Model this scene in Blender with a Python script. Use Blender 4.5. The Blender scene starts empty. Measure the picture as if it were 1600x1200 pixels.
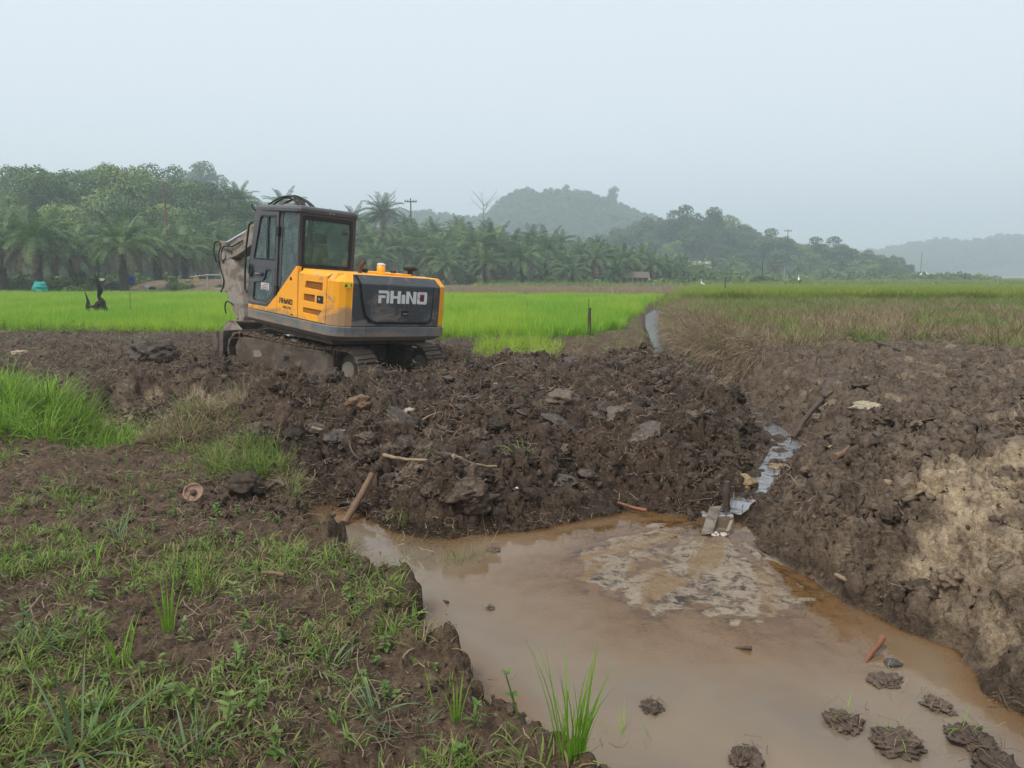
import bpy, bmesh, math, random
import numpy as np
from mathutils import Vector, Matrix

# ------------------------------------------------------------------ camera, sky, sun, exposure
scene = bpy.context.scene
COL = scene.collection
CAM_H = 1.6
FPX = 1160.0                       # focal length in pixels of the 1600 px wide photograph
PITCH = math.atan(168.0 / FPX)     # the camera looks down a little: horizon above the middle
cam_d = bpy.data.cameras.new('camera'); cam = bpy.data.objects.new('camera', cam_d); COL.objects.link(cam)
cam.location = (0, 0, CAM_H); cam.rotation_euler = (math.pi / 2 - PITCH, 0, 0)
cam_d.sensor_width = 36.0; cam_d.lens = FPX / 1600.0 * 36.0; cam_d.clip_start = 0.05; cam_d.clip_end = 8000
scene.camera = cam
SUN_EL, SUN_AZ = math.radians(58), math.radians(222)      # behind the camera, to the left, veiled by the haze
world = bpy.data.worlds.new('World'); scene.world = world; world.use_nodes = True
nt = world.node_tree; nt.nodes.clear()
sky = nt.nodes.new('ShaderNodeTexSky'); sky.sky_type = 'NISHITA'; sky.sun_disc = False
sky.sun_elevation = SUN_EL; sky.sun_rotation = SUN_AZ; sky.altitude = 0
sky.air_density = 1.0; sky.dust_density = 5.0; sky.ozone_density = 1.0
hs = nt.nodes.new('ShaderNodeHueSaturation'); hs.inputs['Saturation'].default_value = 0.34; hs.inputs['Value'].default_value = 1.0
veil = nt.nodes.new('ShaderNodeMixRGB'); veil.inputs[0].default_value = 0.68; veil.inputs[2].default_value = (5.55, 6.12, 6.72, 1)
bg = nt.nodes.new('ShaderNodeBackground'); bg.inputs['Strength'].default_value = 0.107
wo = nt.nodes.new('ShaderNodeOutputWorld')
nt.links.new(sky.outputs[0], hs.inputs['Color']); nt.links.new(hs.outputs[0], veil.inputs[1])
nt.links.new(veil.outputs[0], bg.inputs['Color']); nt.links.new(bg.outputs[0], wo.inputs['Surface'])
sun_d = bpy.data.lights.new('sun', 'SUN'); sun = bpy.data.objects.new('sun', sun_d); COL.objects.link(sun)
sun_d.energy = 1.5; sun_d.angle = math.radians(14); sun_d.color = (1.0, 0.93, 0.82)
sv = Vector((math.sin(SUN_AZ) * math.cos(SUN_EL), math.cos(SUN_AZ) * math.cos(SUN_EL), math.sin(SUN_EL)))
sun.rotation_euler = sv.to_track_quat('Z', 'Y').to_euler(); sun.location = (0, 0, 40)
scene.view_settings.view_transform = 'Standard'; scene.view_settings.look = 'None'
scene.view_settings.exposure = 0.74; scene.view_settings.gamma = 1.0
scene.render.engine = 'CYCLES'
scene.cycles.use_denoising = True
scene.cycles.max_bounces = 7; scene.cycles.diffuse_bounces = 3; scene.cycles.glossy_bounces = 3
scene.cycles.transmission_bounces = 4; scene.cycles.transparent_max_bounces = 12; scene.cycles.volume_bounces = 1
scene.cycles.caustics_reflective = False; scene.cycles.caustics_refractive = False
scene.cycles.use_fast_gi = False

rng = np.random.default_rng(7); random.seed(7)

# ------------------------------------------------------------------ small helpers
def U(px, py, z=0.0):
    """point of the place at height z that the photograph shows at that pixel"""
    u = (px - 800) / FPX; v = (600 - py) / FPX
    d = (u, math.cos(PITCH) + v * math.sin(PITCH), -math.sin(PITCH) + v * math.cos(PITCH))
    t = (z - CAM_H) / d[2]
    return (d[0] * t, d[1] * t)

def at(px, Y):
    """x at distance Y for the picture column px (far things near the horizon)"""
    return (px - 800) / FPX * Y * 1.01

def tag(o, label=None, cat=None, group=None, kind=None):
    if label: o['label'] = label
    if cat: o['category'] = cat
    if group: o['group'] = group
    if kind: o['kind'] = kind
    return o

def empty(name, loc=(0, 0, 0), rz=0.0):
    o = bpy.data.objects.new(name, None); COL.objects.link(o)
    o.location = loc; o.rotation_euler = (0, 0, rz); o.empty_display_size = 0.2
    return o

def link(name, me, parent=None, loc=None, rot=None, scl=None):
    o = bpy.data.objects.new(name, me); COL.objects.link(o)
    if parent: o.parent = parent
    if loc is not None: o.location = loc
    if rot is not None: o.rotation_euler = rot
    if scl is not None: o.scale = (scl,) * 3 if np.isscalar(scl) else scl
    return o

def mesh_np(name, V, quads=None, tris=None, mat=None, smooth=False, attrs=None):
    me = bpy.data.meshes.new(name)
    V = np.asarray(V, np.float32).reshape(-1, 3)
    nq = 0 if quads is None else len(quads); ntr = 0 if tris is None else len(tris)
    me.vertices.add(len(V)); me.vertices.foreach_set('co', V.ravel())
    li = []
    if nq: li.append(np.asarray(quads, np.int32).ravel())
    if ntr: li.append(np.asarray(tris, np.int32).ravel())
    if li:
        li = np.concatenate(li); me.loops.add(len(li)); me.loops.foreach_set('vertex_index', li)
        st = np.concatenate([np.arange(nq) * 4, nq * 4 + np.arange(ntr) * 3]).astype(np.int32)
        me.polygons.add(nq + ntr); me.polygons.foreach_set('loop_start', st)
        if smooth: me.polygons.foreach_set('use_smooth', np.ones(nq + ntr, bool))
    for k, a in (attrs or {}).items():
        a = np.asarray(a, np.float32)
        if a.ndim == 1:
            at_ = me.attributes.new(k, 'FLOAT', 'POINT'); at_.data.foreach_set('value', a)
        else:
            at_ = me.attributes.new(k, 'FLOAT_VECTOR', 'POINT'); at_.data.foreach_set('vector', a.ravel())
    me.update(calc_edges=True); me.validate()
    if mat: me.materials.append(mat)
    return me

class MB:
    """collects boxes, prisms, lofts and tubes into one mesh"""
    def __init__(s): s.v = []; s.f = []; s.sm = []
    def add(s, vs, fs, smooth=False):
        n = len(s.v); s.v += [tuple(map(float, p)) for p in vs]
        s.f += [tuple(i + n for i in f) for f in fs]; s.sm += [smooth] * len(fs)
    def box(s, lo, hi):
        x0, y0, z0 = lo; x1, y1, z1 = hi
        s.add([(x0,y0,z0),(x1,y0,z0),(x1,y1,z0),(x0,y1,z0),(x0,y0,z1),(x1,y0,z1),(x1,y1,z1),(x0,y1,z1)],
              [(0,3,2,1),(4,5,6,7),(0,1,5,4),(1,2,6,5),(2,3,7,6),(3,0,4,7)])
        return s
    def loft(s, rings, cap=True, smooth=False):
        n = len(rings[0]); vs = [p for r in rings for p in r]; fs = []
        for k in range(len(rings) - 1):
            for i in range(n):
                j = (i + 1) % n
                fs.append((k*n+i, k*n+j, (k+1)*n+j, (k+1)*n+i))
        s.add(vs, fs, smooth)
        if cap:
            m = len(rings) - 1
            if smooth: s.add(rings[0], [tuple(range(n))[::-1]]); s.add(rings[m], [tuple(range(n))])
            else: s.f += [tuple(i + len(s.v) - len(vs) for i in tuple(range(n))[::-1]), tuple(len(s.v) - len(vs) + m*n + i for i in range(n))]; s.sm += [False, False]
        return s
    def prism(s, poly, axis, a0, a1):
        def P(p, a):
            if axis == 'x': return (a, p[0], p[1])
            if axis == 'y': return (p[0], a, p[1])
            return (p[0], p[1], a)
        return s.loft([[P(p, a0) for p in poly], [P(p, a1) for p in poly]])
    def tube(s, pts, r, n=8, cap=True):
        pts = [Vector(p) for p in pts]; rs = [r] * len(pts) if np.isscalar(r) else r
        rings = []; up = None
        for i, p in enumerate(pts):
            d = (pts[min(i+1, len(pts)-1)] - pts[max(i-1, 0)]).normalized()
            if up is None: up = Vector((0, 0, 1)) if abs(d.z) < .9 else Vector((1, 0, 0))
            a = d.cross(up).normalized(); b = a.cross(d).normalized(); up = b
            rings.append([p + a * math.cos(t) * rs[i] + b * math.sin(t) * rs[i] for t in [2*math.pi*k/n for k in range(n)]])
        return s.loft(rings, cap, True)
    def lathe(s, prof, c=(0, 0, 0), n=16):
        rings = [[(c[0] + r * math.cos(2*math.pi*k/n), c[1] + r * math.sin(2*math.pi*k/n), c[2] + z) for k in range(n)] for r, z in prof]
        return s.loft(rings, True, True)
    def mesh(s, name, mat):
        me = bpy.data.meshes.new(name); me.from_pydata(s.v, [], s.f)
        bm = bmesh.new(); bm.from_mesh(me)
        for f, k in zip(bm.faces, s.sm): f.smooth = k
        bmesh.ops.recalc_face_normals(bm, faces=bm.faces); bm.to_mesh(me); bm.free()
        me.materials.append(mat); me.update(); return me
    def build(s, name, mat, parent=None, bevel=0.0, **kw):
        o = link(name, s.mesh(name, mat), parent, **kw)
        if bevel:
            b = o.modifiers.new('bevel', 'BEVEL'); b.width = bevel; b.segments = 2; b.limit_method = 'ANGLE'; b.angle_limit = math.radians(35)
        return o

def plate(name, outer, holes, axis, a0, a1, mat, parent=None, bevel=0.0):
    """a flat plate with openings, outline and openings given in the two other axes"""
    def P(p):
        if axis == 'x': return (a0, p[0], p[1])
        if axis == 'y': return (p[0], a0, p[1])
        return (p[0], p[1], a0)
    bm = bmesh.new(); es = []
    for lp in [outer] + holes:
        vs = [bm.verts.new(P(p)) for p in lp]
        es += [bm.edges.new((vs[i], vs[(i+1) % len(vs)])) for i in range(len(vs))]
    bmesh.ops.triangle_fill(bm, use_beauty=True, use_dissolve=False, edges=es)
    r = bmesh.ops.extrude_face_region(bm, geom=list(bm.faces))
    off = {'x': (a1-a0, 0, 0), 'y': (0, a1-a0, 0), 'z': (0, 0, a1-a0)}[axis]
    bmesh.ops.translate(bm, verts=[g for g in r['geom'] if isinstance(g, bmesh.types.BMVert)], vec=off)
    bmesh.ops.recalc_face_normals(bm, faces=bm.faces)
    me = bpy.data.meshes.new(name); bm.to_mesh(me); bm.free(); me.materials.append(mat)
    o = link(name, me, parent)
    if bevel:
        b = o.modifiers.new('bevel', 'BEVEL'); b.width = bevel; b.segments = 2; b.limit_method = 'ANGLE'; b.angle_limit = math.radians(40)
    return o

def curve(pts, k=6):
    """a smooth line through the points"""
    P = [Vector(p) for p in pts]; P = [2*P[0]-P[1]] + P + [2*P[-1]-P[-2]]; out = []
    for i in range(1, len(P) - 2):
        for j in range(k):
            t = j / k; a, b, c, d = P[i-1], P[i], P[i+1], P[i+2]
            out.append(.5 * ((2*b) + (c-a)*t + (2*a-5*b+4*c-d)*t*t + (3*b-a-3*c+d)*t**3))
    return out + [P[-2]]

# ------------------------------------------------------------------ noise (numpy)
def _h(ix, iy, seed):
    with np.errstate(over='ignore'):
        h = (ix.astype(np.int64) * 374761393 + iy.astype(np.int64) * 668265263 + seed * 974711) & 0xFFFFFFFF
        h = ((h ^ (h >> 13)) * 1274126177) & 0xFFFFFFFF
        h = ((h ^ (h >> 16)) * 2246822519) & 0xFFFFFFFF
        return ((h ^ (h >> 15)) & 0xFFFFFF) / float(0x1000000)

def pn(x, y, seed=0):
    ix = np.floor(x); iy = np.floor(y); fx = x - ix; fy = y - iy
    u = fx*fx*fx*(fx*(fx*6-15)+10); v = fy*fy*fy*(fy*(fy*6-15)+10)
    def g(a, b):
        t = _h(ix + a, iy + b, seed) * 2 * np.pi
        return np.cos(t) * (fx - a) + np.sin(t) * (fy - b)
    n0 = g(0, 0) * (1-u) + g(1, 0) * u; n1 = g(0, 1) * (1-u) + g(1, 1) * u
    return (n0 * (1-v) + n1 * v) * 1.5

def fbm(x, y, oct=4, seed=0, gain=.5, lac=2.03):
    s = 0; a = 1.0
    for o in range(oct):
        s = s + a * pn(x, y, seed + o * 17); x = x * lac + 3.1; y = y * lac - 1.7; a *= gain
    return s

def worley(x, y, seed=0):
    ix = np.floor(x); iy = np.floor(y); d1 = np.full(x.shape, 9.0); r1 = np.zeros(x.shape)
    for a in (-1, 0, 1):
        for b in (-1, 0, 1):
            cx = ix + a; cy = iy + b
            px = cx + _h(cx, cy, seed); py = cy + _h(cx, cy, seed + 5)
            d = (x-px)**2 + (y-py)**2; m = d < d1
            d1 = np.where(m, d, d1); r1 = np.where(m, _h(cx, cy, seed + 9), r1)
    return np.sqrt(d1), r1

def worley3(x, y, z, seed=0):
    """distance to the nearest of scattered points in space, looked up in the eight nearest cells"""
    ix = np.floor(x - .5); iy = np.floor(y - .5); iz = np.floor(z - .5); d1 = np.full(x.shape, 9.0); r1 = np.zeros(x.shape)
    for a in (0, 1):
        for b in (0, 1):
            for c in (0, 1):
                cx = ix + a; cy = iy + b; cz = iz + c; k = cx + cz * 57
                px = cx + .15 + .7 * _h(k, cy, seed); py = cy + .15 + .7 * _h(k, cy, seed + 5); pz = cz + .15 + .7 * _h(k, cy, seed + 7)
                d = (x-px)**2 + (y-py)**2 + (z-pz)**2; m = d < d1
                d1 = np.where(m, d, d1); r1 = np.where(m, _h(k, cy, seed + 9), r1)
    return np.sqrt(d1), r1

def ss(a, b, x):
    t = np.clip((x - a) / (b - a), 0, 1); return t*t*(3 - 2*t)

def sd_poly(poly, x, y):
    """signed distance to a polygon, negative inside"""
    P = np.asarray(poly, float); d = np.full(x.shape, 1e9); ins = np.zeros(x.shape, bool)
    for i in range(len(P)):
        a = P[i]; b = P[(i+1) % len(P)]; ex, ey = b - a; L = ex*ex + ey*ey + 1e-12
        t = np.clip(((x-a[0])*ex + (y-a[1])*ey) / L, 0, 1)
        d = np.minimum(d, (x-a[0]-t*ex)**2 + (y-a[1]-t*ey)**2)
        c = ((a[1] > y) != (b[1] > y)) & (x < (b[0]-a[0]) * (y-a[1]) / (b[1]-a[1] + 1e-12) + a[0])
        ins ^= c
    d = np.sqrt(d); return np.where(ins, -d, d)

def d_line(pl, x, y):
    """distance to a polyline and the parameter along it"""
    P = np.asarray(pl, float); d = np.full(x.shape, 1e9); tt = np.zeros(x.shape)
    for i in range(len(P) - 1):
        a = P[i]; b = P[i+1]; ex, ey = b[:2] - a[:2]; L = ex*ex + ey*ey
        t = np.clip(((x-a[0])*ex + (y-a[1])*ey) / L, 0, 1)
        q = (x-a[0]-t*ex)**2 + (y-a[1]-t*ey)**2; m = q < d
        d = np.where(m, q, d); tt = np.where(m, i + t, tt)
    return np.sqrt(d), tt

# ------------------------------------------------------------------ materials
def newmat(name):
    m = bpy.data.materials.new(name); m.use_nodes = True; t = m.node_tree; t.nodes.clear()
    out = t.nodes.new('ShaderNodeOutputMaterial'); return m, t, out

class NT:
    """short-hand for building node trees"""
    def __init__(s, t): s.t = t
    def n(s, typ, **kw):
        nd = s.t.nodes.new(typ)
        for k, v in kw.items():
            if hasattr(nd, k) and not k[0].isupper(): setattr(nd, k, v)
        return nd
    def l(s, a, b): s.t.links.new(a, b)
    def put(s, sock, v):
        if hasattr(v, 'is_linked') or isinstance(v, bpy.types.NodeSocket): s.l(v, sock)
        elif isinstance(v, (tuple, list)) and len(v) == 3 and sock.type == 'RGBA': sock.default_value = (*v, 1)
        else: sock.default_value = v
    def coord(s, kind='Object'): return s.n('ShaderNodeTexCoord').outputs[kind]
    def map(s, vec, scale=(1, 1, 1), rot=(0, 0, 0)):
        m = s.n('ShaderNodeMapping'); s.l(vec, m.inputs[0]); m.inputs['Scale'].default_value = scale; m.inputs['Rotation'].default_value = rot
        return m.outputs[0]
    def noise(s, vec, scale, detail=4, rough=.55, dist=0):
        q = s.n('ShaderNodeTexNoise'); s.l(vec, q.inputs['Vector']); q.inputs['Scale'].default_value = scale
        q.inputs['Detail'].default_value = detail; q.inputs['Roughness'].default_value = rough; q.inputs['Distortion'].default_value = dist
        return q.outputs['Fac']
    def voro(s, vec, scale, feature='F1', out='Distance'):
        q = s.n('ShaderNodeTexVoronoi'); q.feature = feature; s.l(vec, q.inputs['Vector']); q.inputs['Scale'].default_value = scale
        return q.outputs[out]
    def ramp(s, fac, stops):
        r = s.n('ShaderNodeValToRGB'); s.put(r.inputs[0], fac); e = r.color_ramp.elements
        while len(e) < len(stops): e.new(0.5)
        for k, (p, c) in enumerate(stops):
            e[k].position = p; e[k].color = (c, c, c, 1) if np.isscalar(c) else (*c, 1)
        return r.outputs[0]
    def mix(s, fac, a, b, mode='MIX'):
        m = s.n('ShaderNodeMixRGB'); m.blend_type = mode
        s.put(m.inputs[0], fac); s.put(m.inputs[1], a); s.put(m.inputs[2], b); return m.outputs[0]
    def math(s, op, a, b=0.0, clamp=False):
        m = s.n('ShaderNodeMath'); m.operation = op; m.use_clamp = clamp
        s.put(m.inputs[0], a); s.put(m.inputs[1], b); return m.outputs[0]
    def attr(s, name, out='Fac'):
        a = s.n('ShaderNodeAttribute'); a.attribute_name = name; return a.outputs[out]
    def bump(s, h, strength=.5, dist=.02, normal=None):
        b = s.n('ShaderNodeBump'); b.inputs['Strength'].default_value = strength; b.inputs['Distance'].default_value = dist
        s.put(b.inputs['Height'], h)
        if normal is not None: s.l(normal, b.inputs['Normal'])
        return b.outputs[0]
    def pbsdf(s, col, rough=.8, spec=.3, metal=0.0, normal=None):
        p = s.n('ShaderNodeBsdfPrincipled'); s.put(p.inputs['Base Color'], col); s.put(p.inputs['Roughness'], rough)
        s.put(p.inputs['Metallic'], metal); s.put(p.inputs['Specular IOR Level'], spec)
        if normal is not None: s.l(normal, p.inputs['Normal'])
        return p.outputs[0]

def mat_simple(name, col, rough=.6, spec=.35, metal=0.0, var=.25, scale=6.0, dirt=None, dirt_amt=.4, bump=.15, coord='Object', bscale=None, low=None, scratch=None):
    """a painted / wooden / metal surface with uneven tone, shaped dirt and fine relief"""
    m, t, out = newmat(name); N = NT(t); c = N.coord(coord)
    n1 = N.noise(c, scale, 5, .6); n2 = N.noise(c, scale * 7.3, 4, .6)
    k = N.math('ADD', N.math('MULTIPLY', n1, .65), N.math('MULTIPLY', n2, .35))
    lo = tuple(max(0, x * (1 - var)) for x in col); hi = tuple(min(1, x * (1 + var)) for x in col)
    cc = N.ramp(k, [(.3, lo), (.7, hi)])
    if dirt is not None:
        d = N.noise(N.map(c, (1, 1, 1.6)), scale * .8, 7, .68, .6)
        th = .62 - dirt_amt * .35
        if low is not None:      # mud splashed up from below: more of it near the foot of the part
            sx = N.n('ShaderNodeSeparateXYZ'); N.l(c, sx.inputs[0]); lz = N.n('ShaderNodeMapRange'); N.l(sx.outputs[2], lz.inputs[0])
            lz.inputs[1].default_value = low[0]; lz.inputs[2].default_value = low[1]; lz.inputs[3].default_value = low[2]; lz.inputs[4].default_value = 0.0
            d = N.math('ADD', d, lz.outputs[0])
        dm = N.ramp(d, [(th, 0.0), (th + .13, 1.0)])
        cc = N.mix(dm, cc, dirt); ro = N.math('ADD', N.math('MULTIPLY', dm, max(0, .9 - rough)), rough)
    else: ro = rough
    if scratch is not None:  # fine scrapes through the paint, running several ways
        for sc_, ro_ in (((3, 3, 95), (.25, 0, 0)), ((3, 3, 120), (-.5, .3, 0)), ((60, 60, 4), (.1, .1, 0))):
            q = N.noise(N.map(c, sc_, ro_), 1.0, 3, .5); q2 = N.noise(c, 4.0, 3, .6)
            cc = N.mix(N.math('MULTIPLY', N.ramp(q, [(.66, 0.0), (.70, .75)]), N.ramp(q2, [(.46, 0.0), (.60, 1.0)])), cc, scratch)
    nb = N.bump(N.noise(c, bscale or scale * 9, 4, .6), bump, .01)
    t.links.new(N.pbsdf(cc, ro, spec, metal, nb), out.inputs[0]); return m

def mat_blade(name, cols, translucent=.35, rough=.55, hcol=None):
    """leaf blades: tone by instance and by place, light shining through"""
    m, t, out = newmat(name); N = NT(t)
    oi = N.n('ShaderNodeObjectInfo'); g = N.n('ShaderNodeNewGeometry')
    r = N.math('ADD', N.math('MULTIPLY', oi.outputs['Random'], .55), N.math('MULTIPLY', g.outputs['Random Per Island'], .45))
    k = len(cols); cc = N.ramp(r, [(.12 + .76 * i / max(1, k-1), c) for i, c in enumerate(cols)])
    if hcol is not None: cc = N.mix(N.math('MULTIPLY', N.attr('h'), hcol[1]), cc, hcol[0])
    d = N.pbsdf(cc, rough, .25); tr = N.n('ShaderNodeBsdfTranslucent'); N.put(tr.inputs[0], cc)
    mx = N.n('ShaderNodeMixShader'); mx.inputs[0].default_value = translucent
    N.l(d, mx.inputs[1]); N.l(tr.outputs[0], mx.inputs[2]); N.l(mx.outputs[0], out.inputs[0]); return m
# ------------------------------------------------------------------ the lie of the land
WZ = -0.20                                   # level of the muddy pool
EXC = np.array([-2.991, 12.538, -0.058]); EXC_YAW, EXC_PITCH, EXC_ROLL = 2.376, .076, .05
POND = [U(a, b, WZ) for a, b in [(466,786),(515,790),(560,802),(600,826),(650,842),(705,846),(745,838),(800,832),(860,826),(930,812),(985,800),
        (1050,806),(1100,828),(1150,838),(1180,866),(1250,900),(1330,945),(1400,982),(1480,1018),(1532,1052),(1556,1092),(1600,1128),(1668,1190)]]
POND += [(2.25, 2.2), (2.1, 1.4), (1.3, .95), (.55, 1.3)]
POND += [U(a, b, -.03) for a, b in [(1090,1240),(965,1192),(880,1150),(805,1100),(765,1052),(705,1005),(655,962),(645,915),(600,900),(585,868),(545,836),(500,812)]]
DITCH = [(1.45,5.1,.11),(1.6,5.35,.09),(1.95,5.78,.065),(2.45,6.75,.075),(2.85,7.5,.12),(3.0,8.6,.10),(3.1,10.4,.17),(3.05,13,.16),(3.15,15.5,.16),(3.9,20,.17),(4.84,25.6,.24),(6.2,33,.3),(8.5,42,.35),(12,56,.4)]
HEAP = [(-2.3,6.5),(-2.5,7.4),(-3.4,8.8),(-5.2,9.8),(-5.6,13.2),(-1.2,14.2),(.8,13.0),(2.7,13.8),(2.95,11),(2.85,9),(2.5,7.4),(1.7,5.45),(.8,5.2),(-.2,4.8),(-.9,4.95),(-1.5,5.75)]
RIGHT = [(1.7,5.2),(2.1,5.75),(2.65,6.7),(3.1,7.4),(3.3,8.6),(3.4,10.4),(3.4,13),(3.6,15.5),(4.4,20),(5.4,25.6),(7,33),(9.5,42),(13,56),(60,56),(60,3),(3.2,2.2),(2.2,2.6)]
PIT = [U(a, b, -.05) for a, b in [(110,652),(150,622),(200,606),(280,600),(350,612),(330,640),(262,668),(235,700),(150,706),(112,690)]]
RICE = [(-26,22.6),(-17,21.9),(-7.5,20.2),(-4.5,19.3),(-1.6,18.4),(2.0,19.4),(3.2,22),(4.1,26),(5.6,34),(7.6,42),(11,55),(5,57),(-6,60),(-20,62),(-45,66),(-62,67),(-50,45)]
RICE2 = [U(a, b, .05) for a, b in [(735,562),(745,545),(800,538),(870,540),(885,556),(850,569),(780,571)]]
SAND = [U(a, b, .15) for a, b in [(1405,845),(1440,798),(1520,770),(1640,760),(1640,900),(1600,945),(1540,920),(1470,880)]]
FAN = [U(a, b, WZ) for a, b in [(870,905),(905,870),(960,836),(1030,812),(1120,835),(1180,862),(1240,900),(1285,940),(1270,975),(1200,955),(1140,985),(1060,955),(1020,965),(960,925),(905,922)]]
cyw, syw = math.cos(EXC_YAW), math.sin(EXC_YAW)

def land(x, y, fine=True):
    """height of the ground and what it is made of, at any point"""
    x = np.asarray(x, float); y = np.asarray(y, float); M = {}
    r = np.hypot(x, y)
    far = ss(12, 18, y)
    jit = .10 * fbm(x * 1.7, y * 1.7, 3, 3) + (.045 * fbm(x * 6, y * 6, 3, 4) if fine else 0)
    near = ss(40, 20, r)
    heap = ss(.35, -.35, sd_poly(HEAP, x, y) + jit)
    right = ss(.5, -.5, sd_poly(RIGHT, x, y) + jit)
    z = .03 * fbm(x * .35, y * .35, 3, 11) * ss(120, 60, r) + .05 * far
    # the churned ground in front of the machine, and the right-hand bank
    z = z + heap * (.13 + .10 * fbm(x * .55, y * .55, 2, 21))
    rb = .31 + .10 * fbm(x * .45, y * .45, 2, 23) + .12 * ss(4.5, 9, x) * ss(12, 6, y)
    z = z * (1 - right) + right * (rb * ss(60, 36, y) + .06)
    # ground under the machine follows its tracks
    lx = (x - EXC[0]) * cyw + (y - EXC[1]) * syw; ly = -(x - EXC[0]) * syw + (y - EXC[1]) * cyw
    pl = EXC[2] + lx * math.tan(EXC_PITCH) + ly * math.tan(EXC_ROLL) + .045 + .05 * fbm(x * 2.2, y * 2.2, 2, 27) + .08 * ss(-.4, -1.6, lx)
    me = ss(1.0, 0.0, np.maximum(np.maximum(np.abs(lx) - 1.6, np.abs(ly) - 1.2), 0))
    me = me * (1 - .55 * ss(-1.2, -2.2, lx))
    z = z * (1 - me) + me * pl
    # left: pit with sandy walls, hump with the tall grass
    pit = ss(.30, -.32, sd_poly(PIT, x, y) + jit * 2.2)
    z = z - .36 * pit
    gx, gy = U(45, 640, .1); z = z + .22 * np.exp(-(((x - gx) / 1.0)**2 + ((y - gy) / .9)**2))
    for (a, b, h, w) in [(305,668,.22,.34),(400,712,.14,.3),(700,790,.20,.42),(215,560,.24,.5),(255,562,.2,.4),(420,650,.2,.3),(470,655,.18,.35),(385,765,.12,.12),(610,780,.1,.25)]:
        qx, qy = U(a, b, .05); z = z + h * np.exp(-(((x - qx) / w)**2 + ((y - qy) / (w * 1.1))**2))
    # pond and ditch cut in
    lft = (1 - heap) * (1 - right); sp = sd_poly(POND, x, y) + jit * (.55 + .40 * lft) + lft * .022 * fbm(x * 13, y * 13, 2, 43)
    bw = .11 + 1.5 * heap * (1 - .55 * np.exp(-((x + .45) / .45)**2)) + .80 * right
    cut = np.clip((sp / bw + .05) / 1.05, 0, 1); cut = (cut * cut * (3 - 2 * cut)) ** np.where(heap + right > .5, .62, .8)
    floor = WZ - .03 - .22 * ss(0, -.7, sp)
    z = floor * (1 - cut) + z * cut
    dd, tt = d_line(DITCH, x, y)
    z = z + right * .20 * np.exp(-((dd - .80) / .42)**2) * ss(9.5, 12, y) * ss(34, 24, y)
    hw = np.interp(tt, range(len(DITCH)), [d[2] for d in DITCH]) * (1 + .5 * jit)
    bw2 = np.where(y < 12, .50 + .40 * right, .22)
    dcut = ss(0, 1, (dd - hw + .06) / bw2)
    dz = np.interp(tt, [0, 1, 1.6, 13], [-.22, -.17, -.10, -.10])
    bed = dz - .04 + .022 * fbm(x * 4, y * 4, 3, 41) - .008; z = np.where(dcut < 1, bed * (1 - dcut) + np.maximum(z, bed) * dcut, z)
    fd = sd_poly(FAN, x, y) + jit * .9; fan = ss(.42, .02, fd) * ss(.06, -.02, sp)
    # sediment spread out by the inflow: a few millimetres above and below the water
    fdir = np.arctan2(x - 1.52, 5.35 - y); frad = np.hypot(x - 1.52, y - 5.3)
    braid = fbm(fdir * 5.5 + .35 * fbm(x * 2, y * 2, 2, 31), frad * .9, 3, 33)
    fz = WZ + .0042 - .09 * np.clip(fd + .10, 0, 9) + .010 * braid + .007 * fbm(x * 9, y * 9, 3, 36) + .0025 * pn(fdir * 3, frad * 26, 35)
    z = np.where(sp < .1, np.maximum(z, np.maximum(fz, WZ - .4)), z)
    dry = ss(WZ - .02, WZ + .12, z) 
    if fine:
        dr = np.clip(dry, .15, 1) * near * (1 - .95 * fan)
        # clods and lumps: domes of several sizes, broken by fine noise
        wx = x + .10 * fbm(x * 2.3, y * 2.3, 2, 51); wy = y + .10 * fbm(x * 2.3, y * 2.3, 2, 52)
        a1, r1 = worley(wx * 2.1, wy * 2.1, 61); a2, r2 = worley(wx * 5.2, wy * 5.2, 62); a3, r3 = worley(wx * 12.5, wy * 12.5, 63)
        dome = .17 * (r1 * .8 + .2) * (1 - a1**2 * 1.3) + .075 * r2 * (1 - a2**2 * 1.5) + .028 * r3 * (1 - a3 * a3 * 1.5)
        f1 = fbm(x * 3.1, y * 3.1, 4, 71, .55); f2 = 1.1 * fbm(x * 21, y * 21, 3, 72, .62) + .9 * (.35 - np.abs(fbm(x * 9, y * 9, 4, 75, .65)))
        rough_h = 1.15 * dome - .08 + .06 * f1 + .024 * f2
        smear = fbm((x + y) * 2.2, (y - x) * 8.0, 4, 74)
        rough_r = .45 * dome - .03 + .05 * f1 + .020 * f2 + .022 * smear
        trod = .025 * f1 + .013 * f2 + .018 * r3 * (1 - a3 * a3 * 1.6) - .004
        shore = ss(.38, .05, sp) * (1 - heap) * (1 - right) * (sp > -.2)
        trod = trod + shore * (.06 * r2 * (1 - a2 * a2 * 1.5) + .045 * r3 * (1 - a3 * a3))
        left_rough = ss(5.8, 8.5, y) * ss(22, 16, y) * (1 - heap) * (1 - right)
        add = heap * rough_h * (1 - .5 * me) + right * ss(15, 11, y) * rough_r + (1 - heap) * (1 - right) * (trod * ss(30, 15, y) + left_rough * .5 * rough_h)
        z = z + add * dr
    M.update(fu=fdir, fv=frad, heap=heap, right=right, pit=pit, sp=sp, fan=fan, dd=dd - hw, dry=dry, braid=braid, me=me)
    return z, M

def ground_z(x, y):
    return land(np.atleast_1d(x), np.atleast_1d(y))[0]
def gz(x, y): return float(ground_z(x, y)[0])

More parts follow.
